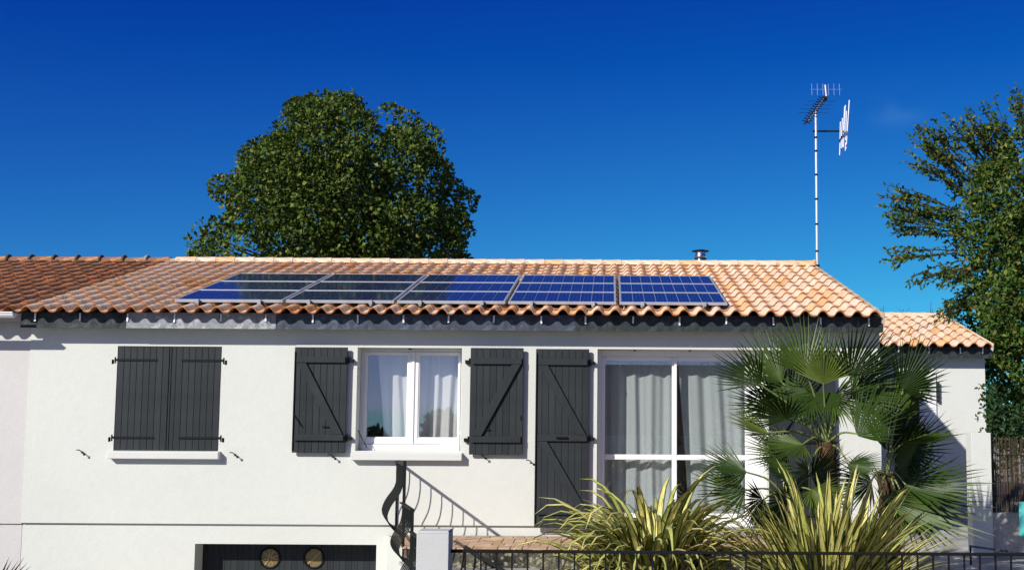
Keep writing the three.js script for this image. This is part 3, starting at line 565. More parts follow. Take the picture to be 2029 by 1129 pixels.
// ------------------------------------------------------------------ TV antenna on the gable
{
  const t = thing('tv_antenna', 'tall television antenna mast with two aerials at the right end of the roof', 'antenna', [3.41, 2.6, -5.2]);
  const mx = 3.41, mz = -5.2;
  P(t, 'mast', rod(V(mx, 2.6, mz), V(mx + 0.005, 6.66, mz), 0.024, 0.020, 12), M.mastSteel);
  for (const y of [4.30, 4.75, 5.17, 5.58, 5.98, 6.21]) P(t, 'mast_tape', rod(V(mx, y, mz), V(mx, y + 0.03, mz), 0.027), M.iron);
  for (const y of [3.3, 4.05]) P(t, 'wall_bracket', merge([bar(V(3.29, y, mz), V(mx + 0.03, y, mz), 0.03, 0.03), rod(V(mx, y - 0.04, mz), V(mx, y + 0.04, mz), 0.04)]), M.iron);
  // UHF aerial pointing away, seen nearly along its boom
  const b0 = V(3.18, 6.34, -4.6), b1 = V(3.665, 7.05, -5.7), bd = b1.clone().sub(b0);
  const boom = P(t, 'uhf_boom', rod(b0, b1, 0.011), M.mastSteel);
  for (let k = 0; k < 11; k++) { const p = b0.clone().addScaledVector(bd, k / 11), l = 0.085; mesh('director', merge([rod(p.clone().add(V(-l, 0.035, 0)), p.clone().add(V(l * 0.5, -0.02, 0)), 0.009), rod(p.clone().add(V(-l * 0.75, -0.035, 0)), p.clone().add(V(l * 0.4, 0.035, 0)), 0.009)]), M.iron, boom); }
  for (let k = 0; k < 4; k++) { const p = b0.clone().addScaledVector(bd, 0.36 + k * 0.15); mesh('element', rod(p.clone().add(V(-0.26, 0.0, 0)), p.clone().add(V(0.22, 0.0, 0)), 0.003), M.iron, boom); }
  P(t, 'dipole_box', bx(3.60, 3.68, 6.96, 7.03, -5.66, -5.58, 0.01), M.iron);
  P(t, 'reflector_arm', rod(V(3.685, 7.02, -5.70), V(3.665, 7.255, -5.70), 0.016), M.mastSteel);
  for (let k = 0; k < 6; k++) P(t, 'reflector_rod', rod(V(3.44 + k * 0.095, 7.08, -5.72), V(3.435 + k * 0.095, 7.28, -5.72), 0.0018), M.mastSteel);
  P(t, 'reflector_bar', rod(V(3.42, 7.18, -5.725), V(3.95, 7.185, -5.725), 0.0016), M.mastSteel);
  // second aerial on a horizontal arm
  P(t, 'side_arm', rod(V(3.36, 6.33, mz), V(3.87, 6.335, mz), 0.016), M.ironGreen);
  P(t, 'vhf_boom', rod(V(3.76, 6.10, -4.95), V(3.97, 6.48, -5.5), 0.013), M.iron);
  [[3.765, 5.88, 3.772, 6.06], [3.785, 5.98, 3.80, 6.46], [3.82, 6.03, 3.85, 6.54], [3.86, 6.06, 3.905, 6.76], [3.89, 6.08, 3.935, 6.80], [3.935, 6.04, 3.965, 6.72], [3.965, 6.09, 4.03, 6.93]].forEach(([x, a, x2, b], k) => P(t, 'vhf_rod', rod(V(x, a, -4.98 - k * 0.08), V(x2, b, -4.98 - k * 0.08), 0.0105), M.mastSteel));
}

// ------------------------------------------------------------------ terrace, stairs, garden edges
{
  const T0 = 0.164, zF = 1.40;
  const outline = [[-2.656, -0.036], [-2.25, -1.40], [3.6, -1.33], [3.6, -0.036]];   // x, -z
  const s = new THREE.Shape([[-2.66, 0.0], [-2.265, -zF], [3.3, -zF], [3.3, 0.0]].map(p => new THREE.Vector2(...p)));
  const g = new THREE.ExtrudeGeometry(s, { depth: 0.10, bevelEnabled: false }); g.rotateX(-Math.PI / 2); g.translate(0, T0 - 0.118, -0.034 + 0.0);
  const terrace = structure('terrace', uvMetres(g), M.joint);
  const rows = 5, dz = 0.27;
  const mats = [M.terraceTile, M.terraceTile2, M.terraceTile3];
  for (let r = 0; r < rows; r++) {
    const z1 = zF + 0.015 - 0.034 - r * dz, z0 = Math.max(-0.03, z1 - dz + 0.012);
    let x = -2.66 + 0.29 * Math.max(0, (z0 + z1) / 2) + 0.03 + (r % 2) * 0.0;
    const first = x;
    while (x < 3.28) {
      const w = (x === first ? rr(0.14, 0.26) : rnd() < 0.28 ? 0.135 : 0.272), x1 = Math.min(3.29, x + w - 0.012);
      if (x1 - x > 0.03) {
        const split = rnd() < 0.22, zm = (z0 + z1) / 2;
        for (const [a, b] of split ? [[z0, zm - 0.006], [zm + 0.006, z1]] : [[z0, z1]]) mesh('paving_tile', bx(x, x1, T0 - 0.017, T0 + rr(-0.001, 0.002), a, b), mats[Math.floor(rnd() * 3)], terrace);
      }
      x += w;
    }
  }
  const tw = thing('terrace_wall', 'stained mossy concrete wall under the terrace edge behind the iron fence', 'wall', [0.6, -0.4, 1.3]);
  P(tw, 'wall_face', bx(-2.2, 3.28, -0.6, T0 - 0.022, 1.368, 1.392), M.mossy);
  // splayed retaining wall beside the driveway, stepping down with the stairs
  const rw = thing('retaining_wall', 'white splayed retaining wall between garage drive and steps, under the iron railing', 'wall', [-2.4, -2.0, 1.2]);
  const rs = (pts, d, y, m, n) => { const sh = new THREE.Shape(pts.map(p => new THREE.Vector2(p[0], -p[1]))), q = new THREE.ExtrudeGeometry(sh, { depth: d, bevelEnabled: false }); q.rotateX(-Math.PI / 2); q.translate(0, y - d, 0); return P(rw, n, uvMetres(q), m); };
  rs([[-2.675, -0.034], [-2.665, -0.034], [-2.25, 1.42], [-2.10, 1.42], [-2.10, 1.0], [-2.67, 1.0 - 2.0]].slice(0, 0).concat([[-2.69, -0.033], [-2.665, -0.033], [-2.268, 1.37], [-2.268, 1.385], [-2.29, 1.385]]), 2.2, T0 - 0.004, M.plaster, 'wall_face');
  rs([[-2.29, 1.387], [-2.05, 1.387], [-1.78, 2.35], [-2.02, 2.35]], 2.0, -0.02, M.plaster, 'lower_wall_face');
  rs([[-2.02, 2.352], [-1.78, 2.352], [-1.50, 3.35], [-1.74, 3.35]], 1.8, -0.26, M.plaster, 'lowest_wall_face');
  rs([[-2.30, 1.388], [-2.04, 1.388], [-1.77, 2.36], [-2.03, 2.36]], 0.03, 0.012, M.paleStone, 'coping');
  const st = thing('stairs', 'short concrete flight of steps going down from the tiled terrace', 'stairs', [-1.4, -0.7, 2.2]);
  for (let k = 0; k < 5; k++) P(st, 'step', bx(-2.03 + 0.08 * k, -0.75, -0.7, T0 - 0.215 * (k + 1), 1.394 + k * 0.30, 1.392 + (k + 1) * 0.30), M.concrete);
}
// ------------------------------------------------------------------ belly railings
{
  const sections = [[[-2.573, 0.02], [-2.285, 1.23], 1.041, 0.25, 10, 'section at the wall'], [[-2.30, 1.30], [-2.02, 2.32], 0.642, 0.06, 10, 'middle section'], [[-2.03, 2.36], [-1.79, 3.20], 0.428, -0.20, 9, 'lowest section']];
  const labels = ['black wrought iron railing with bellied bars touching the wall beneath the window sill', 'second bellied iron railing section, stepped down beside the white pillar', 'lowest bellied iron railing section half hidden behind the white pillar'];
  sections.forEach(([a, b, yt, yb, n, w], k) => {
    const A = V(a[0], yt, a[1]), B = V(b[0], yt, b[1]), dir = B.clone().sub(A).normalize(), out = V(-dir.z, 0, dir.x).normalize(); if (out.x > 0) out.negate();
    const t = thing('railing', labels[k], 'railing', [(a[0] + b[0]) / 2, yb - 0.05, (a[1] + b[1]) / 2], 'bellied railings beside the steps');
    P(t, 'top_rail', bar(A, B, 0.045, 0.012, V(0, 1, 0)), M.iron);
    P(t, 'post', bx(B.x - 0.016, B.x + 0.016, yb - 0.25, yt + 0.055 - (k ? 0.055 : 0), B.z - 0.016, B.z + 0.016, 0.003), M.iron);
    if (!k) P(t, 'wall_post', bx(A.x - 0.012, A.x + 0.012, yb, yt, 0.003, 0.02), M.iron);
    P(t, 'bottom_rail', bar(A.clone().setY(yb), B.clone().setY(yb), 0.03, 0.012, V(0, 1, 0)), M.iron);
    for (let i = 1; i < n; i++) {
      const p = A.clone().lerp(B, i / n), h = yt - yb, by = k ? 0.12 : 0.175, q = (f, o) => p.clone().setY(yb + h * f).addScaledVector(out, o);
      P(t, 'baluster', tube([q(1, 0), q(0.80, 0.0), q(0.62, 0.2 * by), q(0.42, 0.8 * by), q(0.27, by), q(0.12, 0.65 * by), q(0.0, 0.0)], 0.0068, 18, 5), M.ironGreen);
    }
  });
  const t = thing('stair_handrail', 'sloping black handrail with uprights between the pillar and the mossy wall', 'railing', [-1.25, -0.5, 3.4]);
  const A = V(-1.36, 0.385, 3.35), B = V(-0.80, 0.075, 3.5);
  P(t, 'top_rail', bar(A, B, 0.03, 0.03), M.iron);
  for (let i = 0; i < 6; i++) { const p = A.clone().lerp(B, i / 5.2); P(t, 'baluster', tube([p, p.clone().add(V(-0.015, -0.15, 0)), p.clone().add(V(-0.05, -0.35, 0.02)), p.clone().add(V(0, -0.75, 0))], 0.009, 10, 5), M.iron); }
}
// ------------------------------------------------------------------ gate pillar and street fence
{
  const p = thing('gate_pillar', 'white rendered gate pillar at the end of the black street fence', 'pillar', [-1.21, -0.3, 6.46]);
  P(p, 'shaft', bx(-1.325, -1.102, -0.4, 0.815, 6.35, 6.575, 0.006), std('pillarWhite', [0.53, 0.54, 0.54], { map: T.plaster, bumpMap: T.plasterBump, bumpScale: 0.002 }));
  const s = new THREE.CylinderGeometry(0.145, 0.158, 0.012, 4, 1); s.rotateY(Math.PI / 4); s.computeVertexNormals(); s.translate(-1.2135, 0.822, 6.4625); P(p, 'cap', s.toNonIndexed(), M.pillarWhite);
  const f = thing('fence', 'low black iron street fence of thin upright bars along the bottom', 'fence', [1.5, -0.3, 6.46]);
  P(f, 'top_rail', bx(-1.101, 4.4, 0.672, 0.692, 6.445, 6.475, 0.003), M.iron);
  P(f, 'bottom_rail', bx(-1.101, 4.4, -0.08, -0.06, 6.45, 6.47), M.iron);
  for (let x = -1.0; x < 4.38; x += 0.1085) P(f, 'bar', bx(x - 0.006, x + 0.006, -0.3, 0.671, 6.454, 6.466), M.iron);
}

// ------------------------------------------------------------------ right side: paving, pier, reed screen, low wall
{
  structure('paving', bx(3.305, 7.5, -0.3, 0.150, -6.55, 3.6), M.paleStone);
  const p = thing('pier', 'plain white pier standing at the end of the reed screen', 'pillar', [3.92, 0.15, 1.9]);
  P(p, 'shaft', bx(3.82, 4.03, 0.152, 1.455, 1.80, 2.0, 0.006), M.plaster);
  const w = thing('low_wall', 'low pale garden wall below the brown reed screen', 'wall', [5.2, 0.15, 1.9]);
  P(w, 'wall_face', bx(4.032, 7.0, 0.152, 0.62, 1.82, 1.985), M.paleStone);
  const r = thing('reed_screen', 'dark brown reed screen on the low wall at the right edge', 'fence', [5.2, 0.62, 1.9]);
  const dark = [], light = [];
  for (let x = 4.04; x < 7.0; x += 0.011) {
    const top = 1.405 + rr(-0.03, 0.012), a = V(x + rr(-0.004, 0.004), 0.622, 1.90 + rr(-0.012, 0.02)), b = V(x + rr(-0.012, 0.012), top, 1.90 + rr(-0.012, 0.02));
    (rnd() < 0.6 ? dark : light).push(rod(a, b, rr(0.004, 0.007), rr(0.003, 0.005), 5));
  }
  const d = P(r, 'dark_reeds', merge(dark), M.reed); d.userData.kind = 'stuff'; const l = P(r, 'light_reeds', merge(light), M.reed2); l.userData.kind = 'stuff';
  for (const y of [0.80, 1.22]) P(r, 'tie_wire', rod(V(4.03, y, 1.93), V(7.0, y, 1.93), 0.003), M.iron);
  const b = thing('turquoise_panel', 'turquoise sheet at the right edge in front of the reed screen', 'panel', [4.5, 0.15, 2.2]);
  P(b, 'sheet', bx(4.245, 4.75, 0.40, 0.752, 2.18, 2.20, 0.004), M.turquoise); P(b, 'leg', bx(4.30, 4.33, 0.152, 0.398, 2.18, 2.20), M.iron); P(b, 'leg', bx(4.66, 4.69, 0.152, 0.398, 2.18, 2.20), M.iron);
  const h = thing('garden_rail', 'thin sloping metal rail low at the right edge', 'rail', [4.0, 0.15, 2.9]);
  P(h, 'rail', bar(V(3.62, 0.335, 2.55), V(4.4, 0.24, 2.7), 0.02, 0.02), M.zincMid); for (const [x, y, z] of [[3.63, 0.33, 2.553], [4.35, 0.245, 2.69]]) P(h, 'support', rod(V(x, 0.15, z), V(x, y, z), 0.01), M.iron);
}

// ------------------------------------------------------------------ foliage helpers
function leafGeo(w, l) {   // small folded leaf, stem at origin, blade along +y
  const p = [0, 0, 0, -w / 2, l * 0.45, 0.18 * w, 0, l * 0.5, -0.06 * w, w / 2, l * 0.45, 0.18 * w, 0, l, -0.12 * w], i = [0, 2, 1, 0, 3, 2, 1, 2, 4, 2, 3, 4];
  const g = new THREE.BufferGeometry(); g.setAttribute('position', new THREE.Float32BufferAttribute(p, 3)); g.setIndex(i); const o = g.toNonIndexed(); o.computeVertexNormals(); return o;
}
function leaves(name, geo, parent, pts, tone, mat = M.leaf) {   // pts: [Vector3 position, Vector3 direction, scale]
  const im = new THREE.InstancedMesh(geo, mat, pts.length), d = new THREE.Object3D(), c = new THREE.Color(), up = V(0, 1, 0), q = new THREE.Quaternion();
  pts.forEach(([p, dir, s], i) => { d.position.copy(p); d.quaternion.setFromUnitVectors(up, dir); q.setFromAxisAngle(up, rnd() * 6.283); d.quaternion.multiply(q); d.scale.setScalar(s); d.updateMatrix(); im.setMatrixAt(i, d.matrix); const t = tone(); im.setColorAt(i, c.setRGB(...t)); });
  im.name = name; im.userData.kind = 'stuff'; im.castShadow = im.receiveShadow = true; im.position.copy(parent.position).negate(); parent.add(im); return im;
}
const dirRand = () => { const z = rr(-1, 1), a = rnd() * 6.283, s = Math.sqrt(1 - z * z); return V(s * Math.cos(a), z, s * Math.sin(a)); };
const gauss = () => (rnd() + rnd() + rnd() - 1.5) * 1.15;
function polyRadius(poly, c) { return ang => { let best = 0.5; for (let i = 0; i < poly.length; i++) { const a = poly[i], b = poly[(i + 1) % poly.length], dx = Math.cos(ang), dy = Math.sin(ang), ex = b[0] - a[0], ey = b[1] - a[1], den = dx * ey - dy * ex; if (Math.abs(den) < 1e-9) continue; const t = ((a[0] - c[0]) * ey - (a[1] - c[1]) * ex) / den, u = ((a[0] - c[0]) * dy - (a[1] - c[1]) * dx) / den; if (t > 0 && u >= 0 && u <= 1) best = Math.max(best, t); } return best; }; }

// ------------------------------------------------------------------ the big tree behind the house
{
  const t = thing('broadleaf_tree', 'large dense dark green broadleaf tree rising behind the solar roof', 'tree', [-6.0, -0.02, -12]);
  const poly = [[-9.2, 5.0], [-9.05, 5.7], [-8.55, 6.45], [-8.1, 7.02], [-7.6, 7.45], [-7.2, 8.10], [-6.65, 8.50], [-6.15, 8.72], [-5.5, 8.66], [-4.95, 8.38], [-4.3, 8.0], [-3.9, 7.6], [-3.5, 7.15], [-3.08, 6.55], [-3.2, 5.7], [-3.1, 5.1], [-3.2, 4.3], [-4.2, 3.4], [-6.2, 3.1], [-8.2, 3.6], [-9.1, 4.3]];
  const c = [-6.05, 5.7], R = polyRadius(poly, c), Rz = 3.0, clumps = [], pts = [];
  // the crown is a heap of leafy boughs, each a ragged dome turned outwards
  for (let k = 0; k < 118; k++) {
    const hz = 1 - 1.3 * ((k * 0.7548777 + 0.11) % 1), ha = 6.28318 * ((k * 0.5698403 + 0.3) % 1) + rr(-0.15, 0.15), hs = Math.sqrt(Math.max(0, 1 - hz * hz)), d = V(hs * Math.cos(ha), hs * Math.sin(ha), hz).normalize(), rad = R(Math.atan2(d.y, d.x)), small = k >= 74, size = small ? rr(0.20, 0.42) : rr(0.48, 0.95), f = k < 60 || small ? 1 : 0.55;
    const p = V(c[0] + d.x * Math.max(0.3, rad - size * (small ? 0.3 : 1.0)) * f, c[1] + d.y * Math.max(0.3, rad - size * (small ? 0.3 : 1.0)) * f, -12 + d.z * (Rz - size * 0.8) * f);
    const out = d.clone().add(V(0, 0.35, 0.25)).normalize(), n = Math.floor(880 * size * size * rr(0.8, 1.2)) + 30;
    clumps.push(p);
    const thin = p.x < -7.2 && p.y < 6.3 ? 0.5 : 1;                      // the lower left boughs are open, limbs show between them
    for (let i = 0; i < n * thin; i++) {
      const q = dirRand(); if (q.dot(out) < -0.15 && rnd() < 0.75) q.negate();
      const bump = 0.80 + 0.30 * vnoise(NG, 256, q.x * 3 + k * 5.1 + 40, q.y * 3 + q.z * 2 + 40);
      pts.push([p.clone().addScaledVector(q, size * bump * Math.cbrt(rr(0.45, 1))), dirRand().addScaledVector(q, 0.8).add(V(0, -0.15, 0.15)).normalize(), rr(0.7, 1.3)]);
    }
  }
  for (let i = 0; i < 8200; i++) { const d = dirRand(), rad = R(Math.atan2(d.y, d.x)), f = rr(0.3, 0.72); if (d.x < -0.2 && d.y < 0.3 && rnd() < 0.75) continue; pts.push([V(c[0] + d.x * rad * f, c[1] + d.y * rad * f, -12 + d.z * Rz * f), dirRand(), rr(0.8, 1.3)]); }
  leaves('crown', leafGeo(0.078, 0.10), t, pts, () => { const k = rr(0.65, 1.35), y = rnd(); return y < 0.22 ? [0.17 * k, 0.20 * k, 0.04 * k] : y < 0.15 ? [0.12 * k, 0.07 * k, 0.03 * k] : [0.060 * k, 0.104 * k, 0.012 * k]; });
  P(t, 'trunk', taper([V(-6.0, -0.1, -12), V(-6.05, 1.5, -12.05), V(-5.95, 3.4, -12)], 0.32, 0.22), M.bark);
  const limbs = [];
  for (let k = 0; k < 70; k++) { const p = clumps[k], m = V(-6, 3.2 + rr(0, 1.4), -12); limbs.push(taper([m, m.clone().lerp(p, 0.5).add(V(rr(-0.2, 0.2), rr(0, 0.3), rr(-0.2, 0.2))), p], 0.07, 0.008, 8, 5)); }
  P(t, 'limbs', merge(limbs), M.bark);
}
// ------------------------------------------------------------------ fruit tree at the right edge
{
  const t = thing('fruit_tree', 'loose yellowish green tree with bare twig tips at the right edge', 'tree', [8.7, -0.02, -9.0]);
  const c = [8.6, 5.2], pts = [], twigs = [], limbs = [];
  const poly = [[6.95, 1.0], [7.0, 3.3], [6.95, 4.2], [6.65, 4.8], [6.5, 5.5], [6.7, 6.1], [7.1, 6.55], [7.5, 6.95], [7.9, 7.2], [8.8, 7.5], [10, 7.6], [11, 6], [11, 3], [10.4, 1.0]], R = polyRadius(poly, c);
  const tone = () => { const k = rr(0.6, 1.35), y = rnd(); return y < 0.20 ? [0.18 * k, 0.20 * k, 0.04 * k] : y < 0.22 ? [0.18 * k, 0.13 * k, 0.04 * k] : [0.055 * k, 0.108 * k, 0.016 * k]; };
  for (let k = 0; k < 520; k++) {
    const d = dirRand(); if (d.z < -0.2) d.z *= -1; if (d.x > 0.3) d.x *= -1; const rad = R(Math.atan2(d.y, d.x)), f = k < 330 ? rr(0.78, 0.97) : rr(0.3, 0.8);
    const p = V(c[0] + d.x * rad * f, c[1] + d.y * rad * f, -9 + d.z * 2.0 * f), s = rr(0.10, 0.20), n = Math.floor(rr(16, 46));
    for (let i = 0; i < n; i++) pts.push([p.clone().add(V(gauss() * s, gauss() * s, gauss() * s)), dirRand().addScaledVector(d, 0.5).normalize(), rr(0.7, 1.2)]);
    if (k % 9 === 0) limbs.push(taper([V(8.65, rr(2.2, 4.5), -9), V(lerp(8.65, p.x, 0.5), lerp(3.5, p.y, 0.5) + 0.2, -9 + p.z * 0 + rr(-0.3, 0.3)), p], 0.05, 0.008, 8, 5));
  }
  for (let k = 0; k < 300; k++) { const p = V(rr(7.0, 9.0), rr(1.1, 4.1), k < 190 ? rr(-8.9, -7.6) : rr(-10.6, -9.0)), s = rr(0.14, 0.24); for (let i = 0; i < 45; i++) pts.push([p.clone().add(V(gauss() * s, gauss() * s, gauss() * s)), dirRand(), rr(0.7, 1.2)]); }
  const tips = [[5.20, 5.79], [5.42, 4.62], [5.32, 5.45], [5.45, 6.0], [5.62, 5.2], [5.76, 6.62], [5.86, 7.0], [6.05, 6.9], [6.4, 7.46], [6.65, 7.3], [6.95, 7.5], [7.2, 7.5], [7.5, 7.4], [7.75, 7.93], [8.1, 8.05], [5.9, 4.25], [6.35, 4.05], [6.5, 3.7], [6.3, 3.35], [7.35, 7.75], [5.6, 5.7], [6.15, 7.2]];
  const spray = (base, tip, n, dx, dy) => {   // a twig with leaves set along it on both sides
    const mid = base.clone().lerp(tip, 0.5).add(V(rr(-0.05, 0.05), rr(-0.03, 0.10), 0)), cv = new THREE.CatmullRomCurve3([base, mid, tip]); twigs.push(taper([base, mid, tip], 0.012, 0.004, 8, 4));
    for (let i = 0; i < n; i++) { const q = cv.getPointAt(0.12 + 0.88 * i / (n - 1)), d = dirRand().multiplyScalar(0.8).add(V(dx * 0.7, dy * 0.7 - 0.1, 0)).normalize(); pts.push([q, d, rr(0.7, 1.15)]); if (rnd() < 0.4) pts.push([q.clone().addScaledVector(d, 0.05), dirRand(), rr(0.6, 1)]); }
  };
  for (const [x, y] of tips) for (let s = 0; s < 3; s++) {
    const tip = V(x + rr(-0.14, 0.14), y + rr(-0.12, 0.12), -8.6 + rr(-0.5, 0.5)), dx = tip.x - c[0], dy = tip.y - c[1], L = Math.hypot(dx, dy), base = V(tip.x - dx / L * 1.45, tip.y - dy / L * 1.45 - 0.1, -8.9);
    spray(base, tip, 22, dx / L, dy / L);
    for (let k = 0; k < 3; k++) { const o = base.clone().lerp(tip, rr(0.25, 0.75)), e = o.clone().add(V(dx / L * 0.32 + rr(-0.22, 0.22), dy / L * 0.32 + rr(-0.22, 0.22), rr(-0.1, 0.15))); spray(o, e, 10, dx / L, dy / L); }
  }
  leaves('crown', leafGeo(0.062, 0.115), t, pts, tone);
  P(t, 'trunk', taper([V(8.7, -0.1, -9), V(8.75, 1.4, -9), V(8.6, 3.2, -9)], 0.22, 0.14), M.bark);
  P(t, 'limbs', merge(limbs), M.bark); P(t, 'twigs', merge(twigs), M.bark);
}
// ------------------------------------------------------------------ leafless shrub behind the annex ridge, hedge behind the reed screen
{
  const t = thing('bare_shrub', 'leafless thin twigs showing just above the annex ridge', 'shrub', [7.0, -0.02, -13.6]), parts = [];
  for (let k = 0; k < 16; k++) {
    const x = rr(5.6, 8.1), top = rr(3.95, 4.25), b = V(lerp(x, 7, 0.5), 0, -13.6), m = V(x - 0.1, 3.2, -13.6), e = V(x + rr(-0.12, 0.12), top, -13.6); parts.push(taper([b, m, e], 0.02, 0.005, 10, 4));
    for (let j = 0; j < 3; j++) { const s = m.clone().lerp(e, rr(0.3, 0.9)); parts.push(taper([s, s.clone().add(V(rr(-0.12, 0.12), 0.1, 0)), s.clone().add(V(rr(-0.22, 0.22), rr(0.12, 0.28), 0))], 0.007, 0.003, 5, 4)); }
  }
  P(t, 'twigs', merge(parts), M.bark);
  const h = thing('hedge', 'dark green leafy hedge behind the reed screen at the right edge', 'hedge', [6.6, -0.02, -2.6]), pts = [];
  for (let k = 0; k < 5200; k++) { const x = rr(5.35, 8.2), z = -2.6 + gauss() * 0.35, top = 1.86 + 0.14 * Math.sin(x * 5) + 0.10 * Math.sin(x * 13); pts.push([V(x, lerp(0.5, top, Math.sqrt(rnd())), z), dirRand().add(V(0, 0.2, 0.4)).normalize(), rr(0.7, 1.2)]); }
  leaves('foliage', leafGeo(0.05, 0.085), h, pts, () => { const k = rr(0.6, 1.4); return [0.035 * k, 0.075 * k, 0.022 * k]; });
  const st = []; for (let k = 0; k < 14; k++) { const x = 5.4 + k * 0.2; st.push(taper([V(x, 0, -2.6), V(x + 0.05, 0.8, -2.6), V(x, 1.6, -2.6)], 0.02, 0.006, 6, 4)); } P(h, 'stems', merge(st), M.bark);
}

// ------------------------------------------------------------------ fan palms
function fanGeo(R, spread, n, seed, cup) {   // hub at origin, middle leaflet along +y, face towards +z
  const r = mulberry(seed), pos = [], idx = [];
  for (let k = 0; k < n; k++) {
    const a = lerp(-spread, spread, (k + 0.5) / n) * Math.PI / 180, da = spread * Math.PI / 180 / n;
    const len = R * (1 - 0.22 * Math.pow(Math.abs(a) / (spread * Math.PI / 180), 2)) * lerp(0.93, 1.05, r()), split = 0.50, bend = lerp(0.04, 0.30, r() * r()), tw = (r() - 0.5) * 0.10;
    const at = (u, s, lift) => { const rad = len * u, aa = a + tw * u, half = (u < split ? da * rad : da * len * split * (1 - (u - split) / (1 - split)) * 0.96) * 0.96; const dx = Math.sin(aa), dy = Math.cos(aa); const z = cup * rad * rad / R + lift - bend * Math.pow(Math.max(0, u - 0.5), 2) * len * 2.2; return [dx * rad + s * dy * half, dy * rad - s * dx * half, z]; };
    const b = pos.length / 3, U = [0.02, 0.2, split, 0.62, 0.82, 1];
    for (const u of U) { const fold = 0.8 * (u < split ? da * len * u : da * len * split * (1 - (u - split) / (1 - split))); pos.push(...at(u, -1, 0), ...at(u, 0, -fold), ...at(u, 1, 0)); }
    for (let i = 0; i < U.length - 1; i++) for (const s of [0, 1]) { const q = b + i * 3 + s; idx.push(q, q + 1, q + 4, q, q + 4, q + 3); }
  }
  const g = new THREE.BufferGeometry(); g.setAttribute('position', new THREE.Float32BufferAttribute(pos, 3)); g.setIndex(idx); const o = g.toNonIndexed(); o.computeVertexNormals(); return o;
}
function palm(label, base, crown, fans) {
  const t = thing('fan_palm', label, 'palm', [base.x, base.y, base.z], 'fan palms in front of the house');
  const tr = P(t, 'trunk', taper([base, base.clone().lerp(crown, 0.5).add(V(0.02, 0, 0)), crown], 0.10, 0.085, 10, 12), M.fibre);
  const hairs = []; for (let k = 0; k < 170; k++) { const u = rr(0.15, 1), p = base.clone().lerp(crown, u), a = rnd() * 6.283, o = V(Math.cos(a), 0, Math.sin(a)), s = p.clone().addScaledVector(o, 0.075), e = s.clone().addScaledVector(o, rr(0.02, 0.08)).add(V(0, rr(0.04, 0.16), 0)); hairs.push(rod(s, e, rr(0.004, 0.010), 0.002, 4)); }
  mesh('leaf_base_fibres', merge(hairs), M.fibre, tr);
  fans.forEach(([x, y, z, deg, R, tiltOut, face, spread = 78], i) => {
    // deg: direction of the blade in the facade plane; tiltOut: lean towards the street; face: turn of the blade about its axis
    const a = deg * Math.PI / 180, to = tiltOut * Math.PI / 180, dir = V(Math.cos(a) * Math.cos(to), Math.sin(a) * Math.cos(to), Math.sin(to)).normalize();
    let nrm = V(0, 0, 1).addScaledVector(dir, -dir.z).normalize(); nrm.applyAxisAngle(dir, (face + Math.sign(face || 1) * 4) * Math.PI / 180);
    const side = new THREE.Vector3().crossVectors(dir, nrm);
    const g = fanGeo(R, spread, Math.round(spread / 3.1), 100 + i * 7 + Math.floor(x * 100), 0.16);
    g.applyMatrix4(new THREE.Matrix4().makeBasis(side, dir, nrm)); g.translate(x, y, z);
    const fr = P(t, 'frond', g, [M.palmLeaf, M.palmLeaf2, M.palmLeaf, M.palmLeaf2, M.palmLeaf, M.palmLeaf3][i % 6]);
    const hub = V(x, y, z), mid = crown.clone().lerp(hub, 0.5).addScaledVector(V(0, 1, 0), 0.05);
    mesh('petiole', taper([crown.clone().add(V(0, -0.02, 0)), mid, hub.clone().addScaledVector(dir, 0.02)], 0.013, 0.007, 8, 5), M.petiole, fr);
  });
}
palm('tall fan palm standing in front of the French window', V(1.90, -0.35, 4.2), V(1.91, 1.40, 4.2), [
  [1.32, 1.89, 4.32, 140, 0.52, 8, -40, 58], [1.73, 1.99, 4.30, 108, 0.56, -8, 16, 62], [2.10, 1.96, 4.36, 70, 0.57, 12, 22, 64], [1.55, 1.92, 4.02, 130, 0.60, -8, 34, 60],
  [1.53, 1.59, 4.42, 143, 0.50, 20, -52, 84], [1.39, 1.47, 4.28, 160, 0.42, 5, 58, 70], [2.13, 1.46, 4.45, 50, 0.54, 16, -44, 66], [1.93, 1.92, 3.98, 88, 0.56, -18, 4, 70],
  [2.22, 1.88, 4.05, 34, 0.62, -5, 42, 66], [1.68, 1.38, 4.40, -168, 0.46, 14, 58, 80], [1.66, 1.74, 3.92, 112, 0.50, -22, 15, 80], [1.72, 1.16, 4.40, -140, 0.46, 20, -50, 80],
  [1.78, 1.80, 4.22, -158, 0.44, 6, 38, 85], [1.98, 1.80, 4.22, -25, 0.46, 6, -38, 85], [1.88, 1.84, 4.28, -95, 0.32, 4, 12, 85], [1.64, 1.82, 4.05, 178, 0.46, -4, 36, 80], [2.16, 1.82, 4.08, 4, 0.50, -4, -36, 80],
  [1.86, 1.90, 4.38, 98, 0.44, 20, -26, 66], [1.46, 1.70, 4.10, 155, 0.46, -6, -42, 70], [1.60, 1.28, 4.05, 174, 0.46, -5, 46, 80], [2.05, 1.22, 4.42, -12, 0.40, 18, -56, 70]]);
